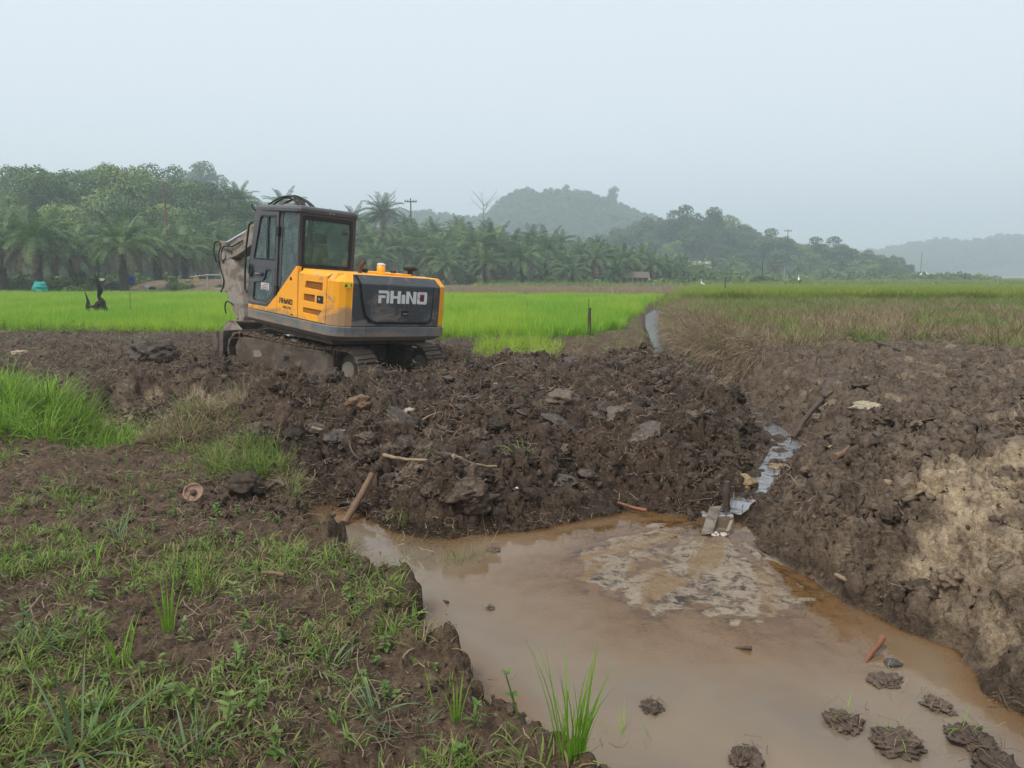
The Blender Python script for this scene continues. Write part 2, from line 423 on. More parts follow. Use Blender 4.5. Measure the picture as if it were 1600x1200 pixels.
def terrain():
    th = np.concatenate([np.linspace(-180, -47, 46)[:-1], np.linspace(-47, 47, 700), np.linspace(47, 180, 46)[1:]])
    th = np.radians(th)
    rr = [.25]
    while rr[-1] < 4200:
        r = rr[-1]
        k = .06 if r < 1.7 else .0032 if r < 5.5 else .0046 if r < 15 else .0075 if r < 24 else .014 if r < 75 else .06
        rr.append(r * (1 + k))
    rr = np.array(rr)
    A, R_ = np.meshgrid(th, rr); X = (np.sin(A) * R_).ravel(); Y = (np.cos(A) * R_).ravel()
    Z = np.zeros(X.shape); at_ = {k: np.zeros(X.shape) for k in ('heap', 'right', 'sand', 'fan', 'wet', 'rice', 'stubble', 'meadow', 'braid', 'fu', 'fv')}
    m = R_.ravel() < 90; mi = np.where(m)[0]
    for s in np.array_split(mi, 6):
        x = X[s]; y = Y[s]; z, M = land(x, y); Z[s] = z
        at_['heap'][s] = np.maximum(M['heap'], .85 * ss(8.6, 10.2, y + .7 * fbm(x * .8, y * .8, 3, 99)) * ss(24, 20, y) * (1 - M['right']) * ss(1.0, -2.0, x)); at_['right'][s] = M['right'] * ss(16, 11, y); at_['fan'][s] = M['fan']; at_['braid'][s] = M['braid'] * .5 + .5
        at_['fu'][s] = M['fu']; at_['fv'][s] = M['fv']
        j = .25 * fbm(x * 3, y * 3, 3, 91)
        at_['sand'][s] = np.clip(ss(.18, -.25, sd_poly(SAND, x, y) + j) + .8 * ss(.30, .75, fbm(x * 1.6, y * 1.6, 4, 93)) * M['right'] * ss(13, 9, y) * .5
                                 + 1.3 * M['pit'] * ss(-.25, .2, fbm(x * 2.2, y * 2.2, 3, 95)), 0, 1)
        at_['wet'][s] = np.clip(ss(WZ + .16, WZ + .01, z) * (M['sp'] < .8) + ss(.25, .0, M['dd']) * (y < 30) * .8, 0, 1)
        at_['rice'][s] = np.maximum(ss(.5, -.5, sd_poly(RICE, x, y)), 0)
        at_['meadow'][s] = ss(12.0, 13.5, y + 1.2 * fbm(x * .9, y * .9, 3, 97)) * M['right']
    far = ~m; Z[far] = .05
    yy = Y; at_['stubble'] = ss(56, 60, yy) * ss(118, 100, yy) * ss(60, 20, X - .12 * yy)
    at_['meadow'] = np.maximum(at_['meadow'], ss(58, 70, R_.ravel()))
    nr, nc = len(rr), len(th); I = np.arange(nr * nc).reshape(nr, nc)
    q = np.stack([I[:-1, :-1], I[1:, :-1], I[1:, 1:], I[:-1, 1:]], -1).reshape(-1, 4)[:, ::-1]
    # push lumps out along the surface normal so that steep faces are broken up too
    G = np.stack([X, Y, Z], 1).reshape(nr, nc, 3); du = np.gradient(G, axis=1); dv = np.gradient(G, axis=0)
    nm = np.cross(du, dv); nm /= np.linalg.norm(nm, axis=2)[..., None] + 1e-12; nm *= np.sign(nm[..., 2:3] + 1e-9); nm = nm.reshape(-1, 3)
    s = np.where((R_.ravel() < 23) & (R_.ravel() > 1.5) & (np.abs(A.ravel()) < 1.0))[0]; x, y, z = X[s], Y[s], Z[s]
    u = x + .9 * z; v = y - 1.25 * z; b1, q1 = worley3(x * 5.5 + .3 * fbm(x * 5, y * 5, 2, 165), y * 5.5, z * 5.5 + .3 * fbm(y * 5, x * 5, 2, 166), 161); b2, q2 = worley3(x * 13, y * 13, z * 13, 162)
    lm_ = .115 * (q1 * .8 + .2) * (1 - 1.5 * b1 * b1) + .050 * q2 * (1 - 1.5 * b2 * b2) + .030 * fbm(u * 11, v * 11, 4, 163, .62) + .012 * fbm(u * 44, v * 44, 2, 164) - .045
    am = np.clip(at_['heap'][s] * 1.0 + at_['right'][s] * .85 + .24, 0, 1) * (1 - .40 * at_['sand'][s]) * ss(WZ - .0, WZ + .08, z) * (1 - at_['fan'][s])
    D = np.zeros(X.shape); D[s] = lm_ * am
    V = np.stack([X, Y, Z], 1) + nm * D[:, None]
    V = np.vstack([V, [[0, 0, 0]]]); tr = np.stack([I[0, :-1], I[0, 1:], np.full(nc - 1, nr * nc)], 1)[:, ::-1]
    at_ = {k: np.append(v, 0) for k, v in at_.items()}
    return mesh_np('ground', V, q, tr, None, True, at_)

def mat_ground():
    m, t, out = newmat('bare earth'); N = NT(t); c = N.coord('Object')
    big = N.noise(c, .9, 5, .6); mid = N.noise(c, 5.5, 5, .62); fin = N.noise(c, 34, 4, .65); gr = N.noise(c, 130, 3, .7)
    fib = N.noise(N.map(c, (18, 90, 30), (0, 0, .5)), 1.0, 3, .6, 1.5)
    mixn = N.math('ADD', N.math('MULTIPLY', mid, .5), N.math('MULTIPLY', fin, .5))
    soil = N.ramp(mixn, [(.30, (.030, .020, .013)), (.47, (.086, .057, .036)), (.61, (.150, .104, .066)), (.75, (.25, .18, .118))])
    peat = N.ramp(mixn, [(.30, (.012, .0078, .005)), (.46, (.044, .028, .0175)), (.59, (.095, .062, .040)), (.73, (.205, .148, .102))])
    peat = N.mix(N.ramp(big, [(.52, 0.0), (.68, .55)]), peat, (.12, .072, .045))
    rbank = N.ramp(mixn, [(.30, (.024, .016, .011)), (.44, (.088, .062, .043)), (.58, (.165, .122, .086)), (.73, (.31, .24, .175))])
    sand = N.ramp(mixn, [(.3, (.22, .155, .090)), (.5, (.41, .315, .205)), (.7, (.56, .45, .31))])
    col = N.mix(N.attr('heap'), soil, peat); col = N.mix(N.attr('right'), col, rbank)
    sm = N.math('MULTIPLY', N.attr('sand'), N.ramp(N.noise(c, 7, 6, .7), [(.34, 0.0), (.56, 1.0)]))
    col = N.mix(sm, col, sand)
    straw = N.ramp(fib, [(.60, 0.0), (.68, .55)]); col = N.mix(straw, col, (.21, .155, .10))
    mdw = N.ramp(mid, [(.3, (.075, .062, .032)), (.5, (.125, .098, .055)), (.7, (.18, .135, .085))])
    col = N.mix(N.attr('meadow'), col, mdw)
    col = N.mix(N.attr('stubble'), col, N.ramp(mid, [(.3, (.17, .125, .085)), (.7, (.26, .195, .14))]))
    ricec = N.ramp(mid, [(.3, (.05, .09, .015)), (.7, (.09, .15, .02))]); col = N.mix(N.attr('rice'), col, ricec)
    cx = N.n('ShaderNodeCombineXYZ'); N.l(N.attr('fu'), cx.inputs[0]); N.l(N.attr('fv'), cx.inputs[1]); fc = cx.outputs[0]
    f1 = N.math('ADD', N.math('MULTIPLY', N.noise(N.map(fc, (5, 3.2, 1)), 2.0, 6, .70, 1.0), .5), N.math('MULTIPLY', N.noise(N.map(c, (1, 1.6, 1), (0, 0, .3)), 11, 5, .7, .8), .5)); f2 = N.noise(N.map(fc, (3.2, .8, 1)), 1.6, 3, .5, .6)
    fn = N.ramp(f1, [(.40, (.06, .05, .045)), (.45, (.23, .185, .14)), (.50, (.46, .37, .275)), (.68, (.56, .48, .38))])
    fn = N.mix(N.ramp(f2, [(.50, 0.0), (.60, .85)]), fn, (.37, .245, .125))
    fn = N.mix(N.ramp(N.attr('fv'), [(.0, .8), (.55, 0.0)]), fn, (.17, .09, .035))
    col = N.mix(N.attr('fan'), col, fn)
    wet = N.attr('wet'); col = N.mix(N.math('MULTIPLY', wet, .55), col, N.mix(1.0, col, (.42, .40, .38), 'MULTIPLY'))
    dull = N.math('MULTIPLY', N.ramp(big, [(.35, .0), (.65, 1.0)]), .14)
    rough = N.math('SUBTRACT', N.math('SUBTRACT', .88, N.math('MULTIPLY', N.math('MAXIMUM', N.attr('heap'), N.math('MULTIPLY', N.attr('right'), .7)), N.math('ADD', dull, .26))), N.math('MULTIPLY', wet, .42), True)
    rough = N.math('SUBTRACT', rough, N.math('MULTIPLY', N.attr('fan'), .22), True)
    h = N.math('ADD', N.math('MULTIPLY', fin, .6), N.math('ADD', N.math('MULTIPLY', gr, .25), N.math('MULTIPLY', fib, .3)))
    nb = N.bump(h, .95, .045)
    t.links.new(N.pbsdf(col, rough, .24, 0, nb), out.inputs[0]); return m

ground_me = terrain(); M_GROUND = mat_ground(); ground_me.materials.append(M_GROUND)
tag(link('ground', ground_me), kind='structure')

def mat_water(name, murk, murk2, thin, chop=.05, ior=1.40, gain=1.0):
    """turbid water: suspended silt hides the bed where it is deep, the surface mirrors the sky"""
    m, t, out = newmat(name); N = NT(t); c = N.coord('Object')
    cl = N.mix(N.ramp(N.noise(c, 1.1, 4, .6, .8), [(.36, 0.0), (.66, 1.0)]), murk, murk2)
    cl = N.mix(N.ramp(N.attr('deep'), [(.04, 1.0), (.50, 0.0)]), cl, (.27, .145, .055))
    rip = N.noise(N.map(c, (1, 1.4, 1), (0, 0, .4)), 9, 4, .55); nb = N.bump(rip, chop, .02)
    df = N.n('ShaderNodeBsdfDiffuse'); N.put(df.inputs[0], cl)
    tr = N.n('ShaderNodeBsdfTransparent'); tr.inputs[0].default_value = (.86, .72, .52, 1)
    mx = N.n('ShaderNodeMixShader'); N.put(mx.inputs[0], N.attr('murk')); N.l(tr.outputs[0], mx.inputs[1]); N.l(df.outputs[0], mx.inputs[2])
    gl = N.n('ShaderNodeBsdfGlossy'); gl.inputs['Roughness'].default_value = thin; N.l(nb, gl.inputs['Normal'])
    fr = N.n('ShaderNodeFresnel'); fr.inputs[0].default_value = ior; N.l(nb, fr.inputs['Normal'])
    m2 = N.n('ShaderNodeMixShader'); N.l(N.math('MULTIPLY', fr.outputs[0], gain), m2.inputs[0]); N.l(mx.outputs[0], m2.inputs[1]); N.l(gl.outputs[0], m2.inputs[2])
    N.l(m2.outputs[0], out.inputs[0]); return m

def pond_water():
    xs = np.arange(-2.1, 3.0, .03); ys = np.arange(.7, 6.2, .03); X, Y = np.meshgrid(xs, ys)
    z, M = land(X.ravel(), Y.ravel(), False); sp = M['sp'].reshape(X.shape)
    I = np.arange(X.size).reshape(X.shape)
    q = np.stack([I[:-1, :-1], I[:-1, 1:], I[1:, 1:], I[1:, :-1]], -1).reshape(-1, 4)
    keep = (sp[:-1, :-1] < .25).ravel(); q = q[keep]
    used = np.unique(q); rm = np.full(X.size, -1); rm[used] = np.arange(len(used))
    V = np.stack([X.ravel(), Y.ravel(), np.full(X.size, WZ)], 1)[used]
    murk = 1 - np.exp(-np.clip(WZ - z, 0, 1) / .035)
    return mesh_np('pond_water', V, rm[q], None, mat_water('silty pool water', (.215, .160, .106), (.172, .136, .102), .018), True, {'murk': murk[used], 'deep': (1 - np.exp(-np.clip(WZ - z, 0, 1) / .10))[used]})
tag(link('pond_water', pond_water()), kind='structure')

def ditch_water():
    P = np.array(DITCH)[1:]; V = []; n = 0
    t = np.linspace(0, len(P) - 1, 160); px = np.interp(t, range(len(P)), P[:, 0]); py = np.interp(t, range(len(P)), P[:, 1]); w = np.interp(t, range(len(P)), P[:, 2]) + .02
    dx = np.gradient(px); dy = np.gradient(py); L = np.hypot(dx, dy); nx, ny = -dy / L, dx / L
    for i in range(len(t)):
        zz = -.115 if t[i] > .35 else -.14
        for s in (-1, 0, 1): V.append((px[i] + nx[i] * w[i] * s, py[i] + ny[i] * w[i] * s, zz))
    q = [(3*i+a, 3*i+a+1, 3*i+a+4, 3*i+a+3) for i in range(len(t) - 1) for a in (0, 1)]
    return mesh_np('ditch_water', V, q, None, mat_water('thin ditch water', (.06, .046, .034), (.085, .062, .043), .16, .5, 1.33, .55), True, {'murk': np.full(len(V), .6), 'deep': np.ones(len(V))})
tag(link('ditch_water', ditch_water()), kind='structure')
# ------------------------------------------------------------------ the excavator
DUST = (.235, .19, .145); MUD = (.085, .062, .047)
M_YEL = mat_simple('yellow paint', (.90, .375, .006), .36, .5, 0, .05, 2.2, (.36, .22, .11), .17, .03, low=(1.0, 1.35, .16), scratch=(.50, .30, .10))
M_YELT = mat_simple('yellow paint dusty', (.86, .38, .02), .5, .4, 0, .08, 2.5, (.44, .29, .15), .30, .04)
M_DGR = mat_simple('dark grey paint', (.052, .056, .060), .42, .5, 0, .14, 2.5, (.19, .165, .14), .26, .05, low=(1.0, 1.25, .10), scratch=(.24, .23, .22))
M_CAB = mat_simple('cab paint', (.060, .059, .064), .38, .5, 0, .08, 2.0, (.16, .15, .14), .08, .03)
M_SKIRT = mat_simple('scraped skirt paint', (.135, .142, .140), .5, .4, 0, .28, 3.0, (.24, .185, .14), .42, .15, low=(.80, .95, .22), scratch=(.34, .33, .31))
M_BLK = mat_simple('black rubber', (.012, .012, .013), .55, .4, 0, .2, 8, (.10, .085, .07), .15, .08)
M_STEEL = mat_simple('dusty grey steel', (.27, .235, .195), .6, .4, 0, .14, 3, (.16, .125, .095), .40, .1)
M_TRACK = mat_simple('mud caked steel', (.080, .062, .050), .75, .35, 0, .35, 7, (.135, .100, .074), .60, .5)
M_TRACKG = mat_simple('muddy track guard', (.115, .092, .073), .7, .35, 0, .3, 4, (.075, .054, .040), .50, .4)
M_CHROME = mat_simple('chromed rod', (.62, .64, .66), .16, .5, 1.0, .04, 5, None, 0, .01)
M_RUST = mat_simple('rusty exhaust', (.12, .055, .035), .75, .3, 0, .35, 14, (.05, .035, .03), .4, .2)
M_WHITE = mat_simple('white vinyl', (.72, .72, .69), .5, .4, 0, .06, 8, (.45, .42, .38), .18, .02)
M_REDV = mat_simple('dark red vinyl', (.16, .02, .022), .5, .4, 0, .1, 8)
M_PALE = mat_simple('pale printed sticker', (.62, .60, .58), .5, .4, 0, .1, 20)
M_LABEL = mat_simple('lemon warning sticker', (.72, .56, .03), .5, .4, 0, .1, 20)
M_SEAT = mat_simple('worn seat cloth', (.10, .095, .075), .9, .2, 0, .25, 10, (.19, .17, .13), .3, .2)
M_AMBER = mat_simple('orange louvre', (.42, .15, .012), .6, .3, 0, .2, 6, (.25, .14, .06), .45, .1)
M_LAMP = mat_simple('clear lamp lens', (.7, .6, .4), .25, .5, 0, .05, 8)

def mat_glass(name, tint, dust_glare, glare_col):
    m, t, out = newmat(name); N = NT(t); c = N.coord('Object')
    tr = N.n('ShaderNodeBsdfTransparent'); tr.inputs[0].default_value = (*tint, 1)
    df = N.n('ShaderNodeBsdfDiffuse'); df.inputs[0].default_value = (*glare_col, 1)  # pale teal film: thin dust plus the bright reflections painted into its colour
    sp = N.ramp(N.noise(c, 9, 6, .7), [(.42, dust_glare * .6), (.66, min(1, dust_glare * 1.7))])
    mx = N.n('ShaderNodeMixShader'); N.put(mx.inputs[0], sp); N.l(tr.outputs[0], mx.inputs[1]); N.l(df.outputs[0], mx.inputs[2])
    gl = N.n('ShaderNodeBsdfGlossy'); gl.inputs['Roughness'].default_value = .05
    fr = N.n('ShaderNodeFresnel'); fr.inputs[0].default_value = 1.5
    m2 = N.n('ShaderNodeMixShader'); N.l(fr.outputs[0], m2.inputs[0]); N.l(mx.outputs[0], m2.inputs[1]); N.l(gl.outputs[0], m2.inputs[2])
    N.l(m2.outputs[0], out.inputs[0]); return m
M_GLASS = mat_glass('green tinted glass', (.82, .97, .94), .13, (.40, .62, .58))
M_GLASSR = mat_glass('dusty rear glass with painted glare', (.80, .97, .92), .12, (.40, .62, .56))

def inset(poly, d):
    """shrink a convex-ish plan outline towards its middle by d"""
    cx = sum(p[0] for p in poly) / len(poly); cy = sum(p[1] for p in poly) / len(poly); out = []
    for x, y in poly:
        out.append((x - d if x > cx else x + d, y - d if y > cy else y + d))
    return out

def letters(word, x0, w, h, gap):
    """block lettering in the machine's style: a list of strokes (polygons) in a flat frame"""
    S = {'R': [[(0,.78),(0,1),(.86,1),(1,.86),(1,.0),(.76,0),(.76,.78)], [(0,0),(0,.62),(.64,.62),(.64,.42),(.26,.42),(.26,0)]],
         'H': [[(0,0),(0,1),(.3,1),(.3,0)], [(.7,0),(.7,1),(1,1),(1,0)], [(.3,.40),(.3,.60),(.7,.60),(.7,.40)]],
         'I': [[(0,0),(0,.72),(1,.72),(1,0)]],
         'N': [[(0,0),(0,1),(.30,1),(.30,0)], [(.70,0),(.70,1),(1,1),(1,0)], [(.30,1),(.70,.30),(.70,0),(.30,.70)]],
         'O': [[(0,.1),(0,.9),(.1,1),(.27,1),(.27,0),(.1,0)], [(.73,0),(.73,1),(.9,1),(1,.9),(1,.1),(.9,0)], [(.27,.78),(.27,1),(.73,1),(.73,.78)], [(.27,0),(.27,.22),(.73,.22),(.73,0)]],
         'E': [[(0,0),(0,1),(.3,1),(.3,0)], [(.3,.8),(.3,1),(1,1),(1,.8)], [(.3,.4),(.3,.6),(.9,.6),(.9,.4)], [(.3,0),(.3,.2),(1,.2),(1,0)]],
         '7': [[(0,.78),(0,1),(1,1),(1,.78)], [(.7,.78),(1,.78),(.55,0),(.25,0)]],
         '5': [[(0,.8),(0,1),(1,1),(1,.8)], [(0,.5),(0,.8),(.3,.8),(.3,.5)], [(0,.42),(0,.6),(1,.6),(1,.42)], [(.7,.1),(.7,.42),(1,.42),(1,.1)], [(0,0),(0,.2),(1,.2),(1,0)]]}
    W = {'I': .34}; out = []; x = x0
    for ch in word:
        ww = w * W.get(ch, 1)
        out.append([[(x + px * ww, py * h) for px, py in st] for st in S[ch]]); x += ww + gap
    return out

def excavator():
    root = empty('excavator', EXC)
    cz_, sz_ = math.cos, math.sin
    Mz = Matrix.Rotation(EXC_YAW, 3, 'Z') @ Matrix.Rotation(-EXC_PITCH, 3, 'Y') @ Matrix.Rotation(EXC_ROLL, 3, 'X')
    root.rotation_euler = Mz.to_euler()
    tag(root, 'yellow and dark grey crawler excavator standing tilted on the churned mud', 'excavator')
    arc = [(-1.27 - .30 * math.sin(t), .80 + .30 * math.cos(t)) for t in np.radians([8, 26, 45, 64, 82])]
    arcR = [(x, -y) for x, y in arc[::-1]]
    # --- deck with its scraped skirt
    plan = [(1.05, 1.10)] + [(x, y) for x, y in arc] + arcR + [(1.05, -1.10)]
    mb = MB(); mb.loft([[(x, y, z) for x, y in inset(plan, d)] for z, d in [(.785, .10), (.86, .004), (1.0, 0), (1.014, .02)]])
    mb.build('deck_skirt', M_SKIRT, root, .008)
    MB().box((-1.2, -.9, .70), (.9, .9, .79)).build('deck_floor', M_TRACK, root)
    # --- counterweight and rear door
    cw = MB(); pr = [(-1.565, 1.016), (-1.565, 1.645), (-1.455, 1.765), (-1.1, 1.765), (-1.1, 1.016)]
    cw.prism(pr, 'y', -.83, .83); cw.build('counterweight', M_DGR, root, .012)
    seal = [(.735, 1.645), (.69, 1.40), (.625, 1.17), (.53, 1.075), (.42, 1.052), (-.60, 1.052), (-.675, 1.10), (-.69, 1.30), (-.69, 1.645)]
    door = [(.70, 1.64), (.655, 1.40), (.59, 1.19), (.50, 1.105), (.40, 1.082), (-.58, 1.082), (-.64, 1.12), (-.655, 1.30), (-.66, 1.64)]
    s = MB(); s.prism(seal, 'x', -1.568, -1.572)
    s.loft([[(-1.5695, .735, 1.645), (-1.5695, .66, 1.645), (-1.5655, .66, 1.645), (-1.5655, .735, 1.645)], [(-1.4595, .765, 1.767), (-1.4595, .69, 1.767), (-1.4555, .69, 1.767), (-1.4555, .765, 1.767)]])
    s.build('door_seal', M_BLK, root)
    d = MB(); d.prism(door, 'x', -1.572, -1.592)
    rd = d.build('rear_door', M_DGR, root, .010)
    d = MB(); d.loft([[(-1.592, .70, 1.643), (-1.592, -.66, 1.643), (-1.572, -.66, 1.643), (-1.572, .70, 1.643)], [(-1.482, .72, 1.772), (-1.482, -.67, 1.772), (-1.462, -.67, 1.772), (-1.462, .72, 1.772)]])
    d.build('door_top_edge', M_DGR, rd, .008)
    for ch, strokes in zip('RHINO', letters('RHINO', 0, .196, .19, .020)):
        b = MB()
        for st in strokes: b.prism([(.395 - p[0] * 1.0, 1.372 + p[1]) for p in st], 'x', -1.592, -1.597)
        o = b.build('letter', M_WHITE, rd)
        o['label'] = 'white block letter on the dark rear door'
        if ch == 'O':
            x0 = .395 - max(p[0] for st in strokes for p in st); x1 = .395 - min(p[0] for st in strokes for p in st)
            w = x1 - x0; MB().box((-1.5955, x0 + w * .29, 1.372 + .045), (-1.592, x1 - w * .29, 1.372 + .145)).build('red_mark', M_REDV, rd)
    b = MB(); b.prism([(-.0, 1.15), (-.0, 1.285), (-.215, 1.285), (-.215, 1.15)], 'x', -1.592, -1.598)
    lt = b.build('latch_plate', M_DGR, rd, .004)
    MB().box((-1.602, -.17, 1.185), (-1.598, -.045, 1.265)).build('latch_recess_shade', M_BLK, rd)  # raised black plate paints the shade inside the latch recess
    MB().box((-1.612, -.15, 1.205), (-1.602, -.075, 1.228)).build('latch_handle', M_STEEL, rd, .003)
    # --- yellow rounded corners
    for sgn in (1, -1):
        a = [(-1.275, 1.085)] + [(x * .992, y * .99) for x, y in arc] + [(-1.565, .832), (-1.25, .70)]
        mb = MB(); mb.loft([[(x, y * sgn, z) for x, y in (a if dd == 0 else [(x + dd * (1 if x < -1.4 else .25), y - dd * (1 if y > .95 else .5)) for x, y in a])] for z, dd in [(1.016, 0), (1.655, 0), (1.768, .09)]])
        cp = mb.build('corner_panel', M_YEL, root, .008)
        x0, y0 = arc[3]; x1, y1 = arc[4]
        dx, dy = x1 - x0, y1 - y0; L = math.hypot(dx, dy); nx, ny = -.35, .93
        p0 = Vector((-1.535, .985 * 1, 0)); p1 = Vector((-1.572, .86, 0)); n = Vector((-.958, .285, 0)).normalized() * .012
        if sgn == 1:
            mb = MB(); mb.add([p0 + n * .3 + Vector((0, 0, 1.575)), p1 + n * .3 + Vector((0, 0, 1.575)), p1 + n * .3 + Vector((0, 0, 1.65)), p0 + n * .3 + Vector((0, 0, 1.65)),
                    p0 + n + Vector((0, 0, 1.575)), p1 + n + Vector((0, 0, 1.575)), p1 + n + Vector((0, 0, 1.65)), p0 + n + Vector((0, 0, 1.65))], [(0,1,2,3),(4,7,6,5),(0,4,5,1),(1,5,6,2),(2,6,7,3),(3,7,4,0)])
            st = mb.build('warning_sticker', M_LABEL, cp)
            q0 = p0.lerp(p1, .15); q1 = p0.lerp(p1, .5); q2 = p0.lerp(p1, .33)
            mb = MB(); mb.loft([[q0 + n * k + Vector((0, 0, 1.59)), q1 + n * k + Vector((0, 0, 1.59)), q2 + n * k + Vector((0, 0, 1.638))] for k in (1.01, 1.2)]); mb.build('warning_symbol', M_BLK, cp)
            q0 = p0.lerp(p1, .86); q1 = p0.lerp(p1, .94)
            mb = MB(); mb.loft([[q0 + n * k + Vector((0, 0, 1.59)), q1 + n * k + Vector((0, 0, 1.59)), q1 + n * k + Vector((0, 0, 1.64)), q0 + n * k + Vector((0, 0, 1.64))] for k in (1.01, 1.2)]); mb.build('warning_symbol', M_BLK, cp)
    # --- engine side doors with louvres
    vents = [[(-.73, 1.60), (-.70, 1.50), (-1.18, 1.49), (-1.18, 1.605)], [(-.68, 1.405), (-.68, 1.305), (-.985, 1.30), (-.985, 1.41)], [(-.676, 1.20), (-.676, 1.125), (-1.10, 1.118), (-1.19, 1.20)]]
    outer = [(-.505, 1.70), (-.535, 1.02), (-1.285, 1.02), (-1.285, 1.70)]
    for sgn in (1, -1):
        sp_ = plate('side_door', outer, vents, 'y', 1.062 * sgn, 1.098 * sgn, M_YEL, root, .006)
        mb = MB(); mb.loft([[(-.505, 1.098 * sgn, 1.702), (-1.285, 1.098 * sgn, 1.702), (-1.285, 1.06 * sgn, 1.702), (-.505, 1.06 * sgn, 1.702)], [(-.52, 1.0 * sgn, 1.772), (-1.285, 1.0 * sgn, 1.772), (-1.285, .96 * sgn, 1.772), (-.52, .96 * sgn, 1.772)]])
        mb.build('door_top_edge', M_YELT, sp_, .01)
        for v in vents:
            zs = [p[1] for p in v]; xs = [p[0] for p in v]; mb = MB(); k = 5
            for i in range(k):
                z = min(zs) + (i + .5) / k * (max(zs) - min(zs))
                mb.box((min(xs), min(1.064 * sgn, 1.082 * sgn), z - .006), (max(xs), max(1.064 * sgn, 1.082 * sgn), z + .006))
            mb.box((min(xs) - .02, min(1.05 * sgn, 1.060 * sgn), min(zs) - .02), (max(xs) + .02, max(1.05 * sgn, 1.060 * sgn), max(zs) + .02))
            mb.build('louvre', M_AMBER, sp_)
        MB().box((-1.22, min(1.098 * sgn, 1.104 * sgn), 1.305), (-1.05, max(1.098 * sgn, 1.104 * sgn), 1.415)).build('lock_plate', M_BLK, sp_, .003)
        MB().lathe([(.0, 0), (.022, 0), (.022, .012), (0, .012)], (0, 0, 0), 10).build('lock', M_STEEL, sp_, loc=(-1.13, 1.104 * sgn, 1.36), rot=(-math.pi / 2 * sgn, 0, 0))
    # core under the hood so nothing shows through
    MB().box((-1.26, -1.03, 1.0), (-.5, 1.03, 1.73)).build('engine_bay', M_BLK, root)
    hood = [(-.46, 1.0), (-1.27, 1.0), (-1.40, .93), (-1.46, .80), (-1.46, -.80), (-1.40, -.93), (-1.27, -1.0), (-.46, -1.0)]
    hd = MB().prism(hood, 'z', 1.735, 1.776).build('hood_top', M_YELT, root, .01)
    MB().box((-1.15, -.56, 1.776), (-.62, .02, 1.808)).build('hood_plate', M_YEL, hd, .008)
    MB().tube([(-.9, .265, 1.75), (-.9, .265, 1.86), (-.91, .25, 1.915), (-.94, .215, 1.955)], .036, 12).build('exhaust_pipe', M_RUST, root)
    MB().lathe([(.029, 0), (.029, .004), (0, .004)], (0, 0, 0), 12).build('exhaust_mouth', M_BLK, root, loc=(-.9415, .2135, 1.955), rot=(math.radians(38), math.radians(-32), 0))
    fl = MB().lathe([(.066, 0), (.066, .115), (.05, .118)], (-.9, -.13, 1.805), 20).build('filter_bowl', M_YEL, hd)
    MB().lathe([(.069, 0), (.066, .018), (.03, .03)], (-.9, -.13, 1.921), 20).build('filter_cap', M_PALE, fl)
    for y in (.17, -.375): MB().lathe([(.035, 0), (.045, .03), (.045, .055), (.03, .062)], (-.9, y, 1.785), 14).build('filler_cap', M_BLK, hd)
    MB().lathe([(.042, 0), (.042, .09)], (-.9, -.72, 1.77), 14).build('air_intake_stem', M_BLK, hd)
    MB().lathe([(.055, 0), (.118, .018), (.118, .055), (.10, .075), (.03, .082)], (-.9, -.72, 1.855), 18).build('air_intake_cap', M_BLK, hd)
    # --- yellow panels below the cab
    plate('front_side_panel', [(1.045, 1.022), (1.045, 1.083), (.425, 1.092), (.118, 1.318), (.110, 1.022)], [], 'y', 1.03, 1.096, M_YEL, root, .005)
    tp = plate('cab_side_panel', [(.100, 1.022), (.104, 1.335), (-.425, 1.80), (-.472, 1.80), (-.52, 1.022)], [], 'y', 1.03, 1.098, M_YEL, root, .005)
    for strokes in letters('RHINO', 0, .082, .082, .010):
        b = MB()
        for st in strokes: b.prism([(.030 - p[0], 1.20 + p[1]) for p in st], 'y', 1.098, 1.101)
        b.build('letter', M_BLK, tp)
    for strokes in letters('RE75', 0, .050, .036, .012):
        b = MB()
        for st in strokes: b.prism([(-.085 - p[0], 1.128 + p[1]) for p in st], 'y', 1.098, 1.101)
        b.build('letter', M_BLK, tp)
    MB().lathe([(0, 0), (.026, 0), (.026, .006), (0, .006)], (0, 0, 0), 12).build('plug', M_BLK, tp, loc=(-.295, 1.098, 1.60), rot=(-math.pi / 2, 0, 0))
    MB().box((-.39, 1.098, 1.045), (-.33, 1.104, 1.062)).build('catch', M_BLK, tp)
    # --- cab
    fl = MB().box((-.42, .08, 1.014), (1.05, 1.03, 1.05)).build('cab_floor', M_BLK, root)
    qo = [(.150, 2.645), (-.425, 2.645), (-.425, 1.81), (.108, 1.345), (.150, 1.31)]
    qh = [(.085, 2.60), (-.35, 2.60), (-.375, 1.86), (.05, 1.485), (.085, 1.46)]
    q = plate('quarter_frame', qo, [qh], 'y', 1.035, 1.062, M_CAB, root, .006)
    MB().prism(qh, 'y', 1.044, 1.050).build('window_pane', M_GLASS, q)
    do = [(.905, 2.60), (.86, 2.635), (.165, 2.635), (.165, 1.30), (.418, 1.100), (1.062, 1.092), (1.078, 1.45), (1.068, 1.80)]
    p1_ = [(.745, 2.50), (.705, 2.53), (.515, 2.53), (.51, 1.845), (.925, 1.838)]
    p2_ = [(.478, 2.53), (.248, 2.535), (.222, 1.852), (.476, 1.845)]
    p3_ = [(.885, 1.455), (.74, 1.475), (.60, 1.50), (.535, 1.565), (.500, 1.67), (.46, 1.692), (.325, 1.69), (.295, 1.66), (.268, 1.33), (.44, 1.165), (.875, 1.158), (.905, 1.19)]
    dr = plate('cab_door', do, [p1_, p2_, p3_], 'y', 1.052, 1.088, M_CAB, root, .006)
    for pg in (p1_, p2_, p3_): MB().prism(pg, 'y', 1.066, 1.072).build('window_pane', M_GLASS, dr)
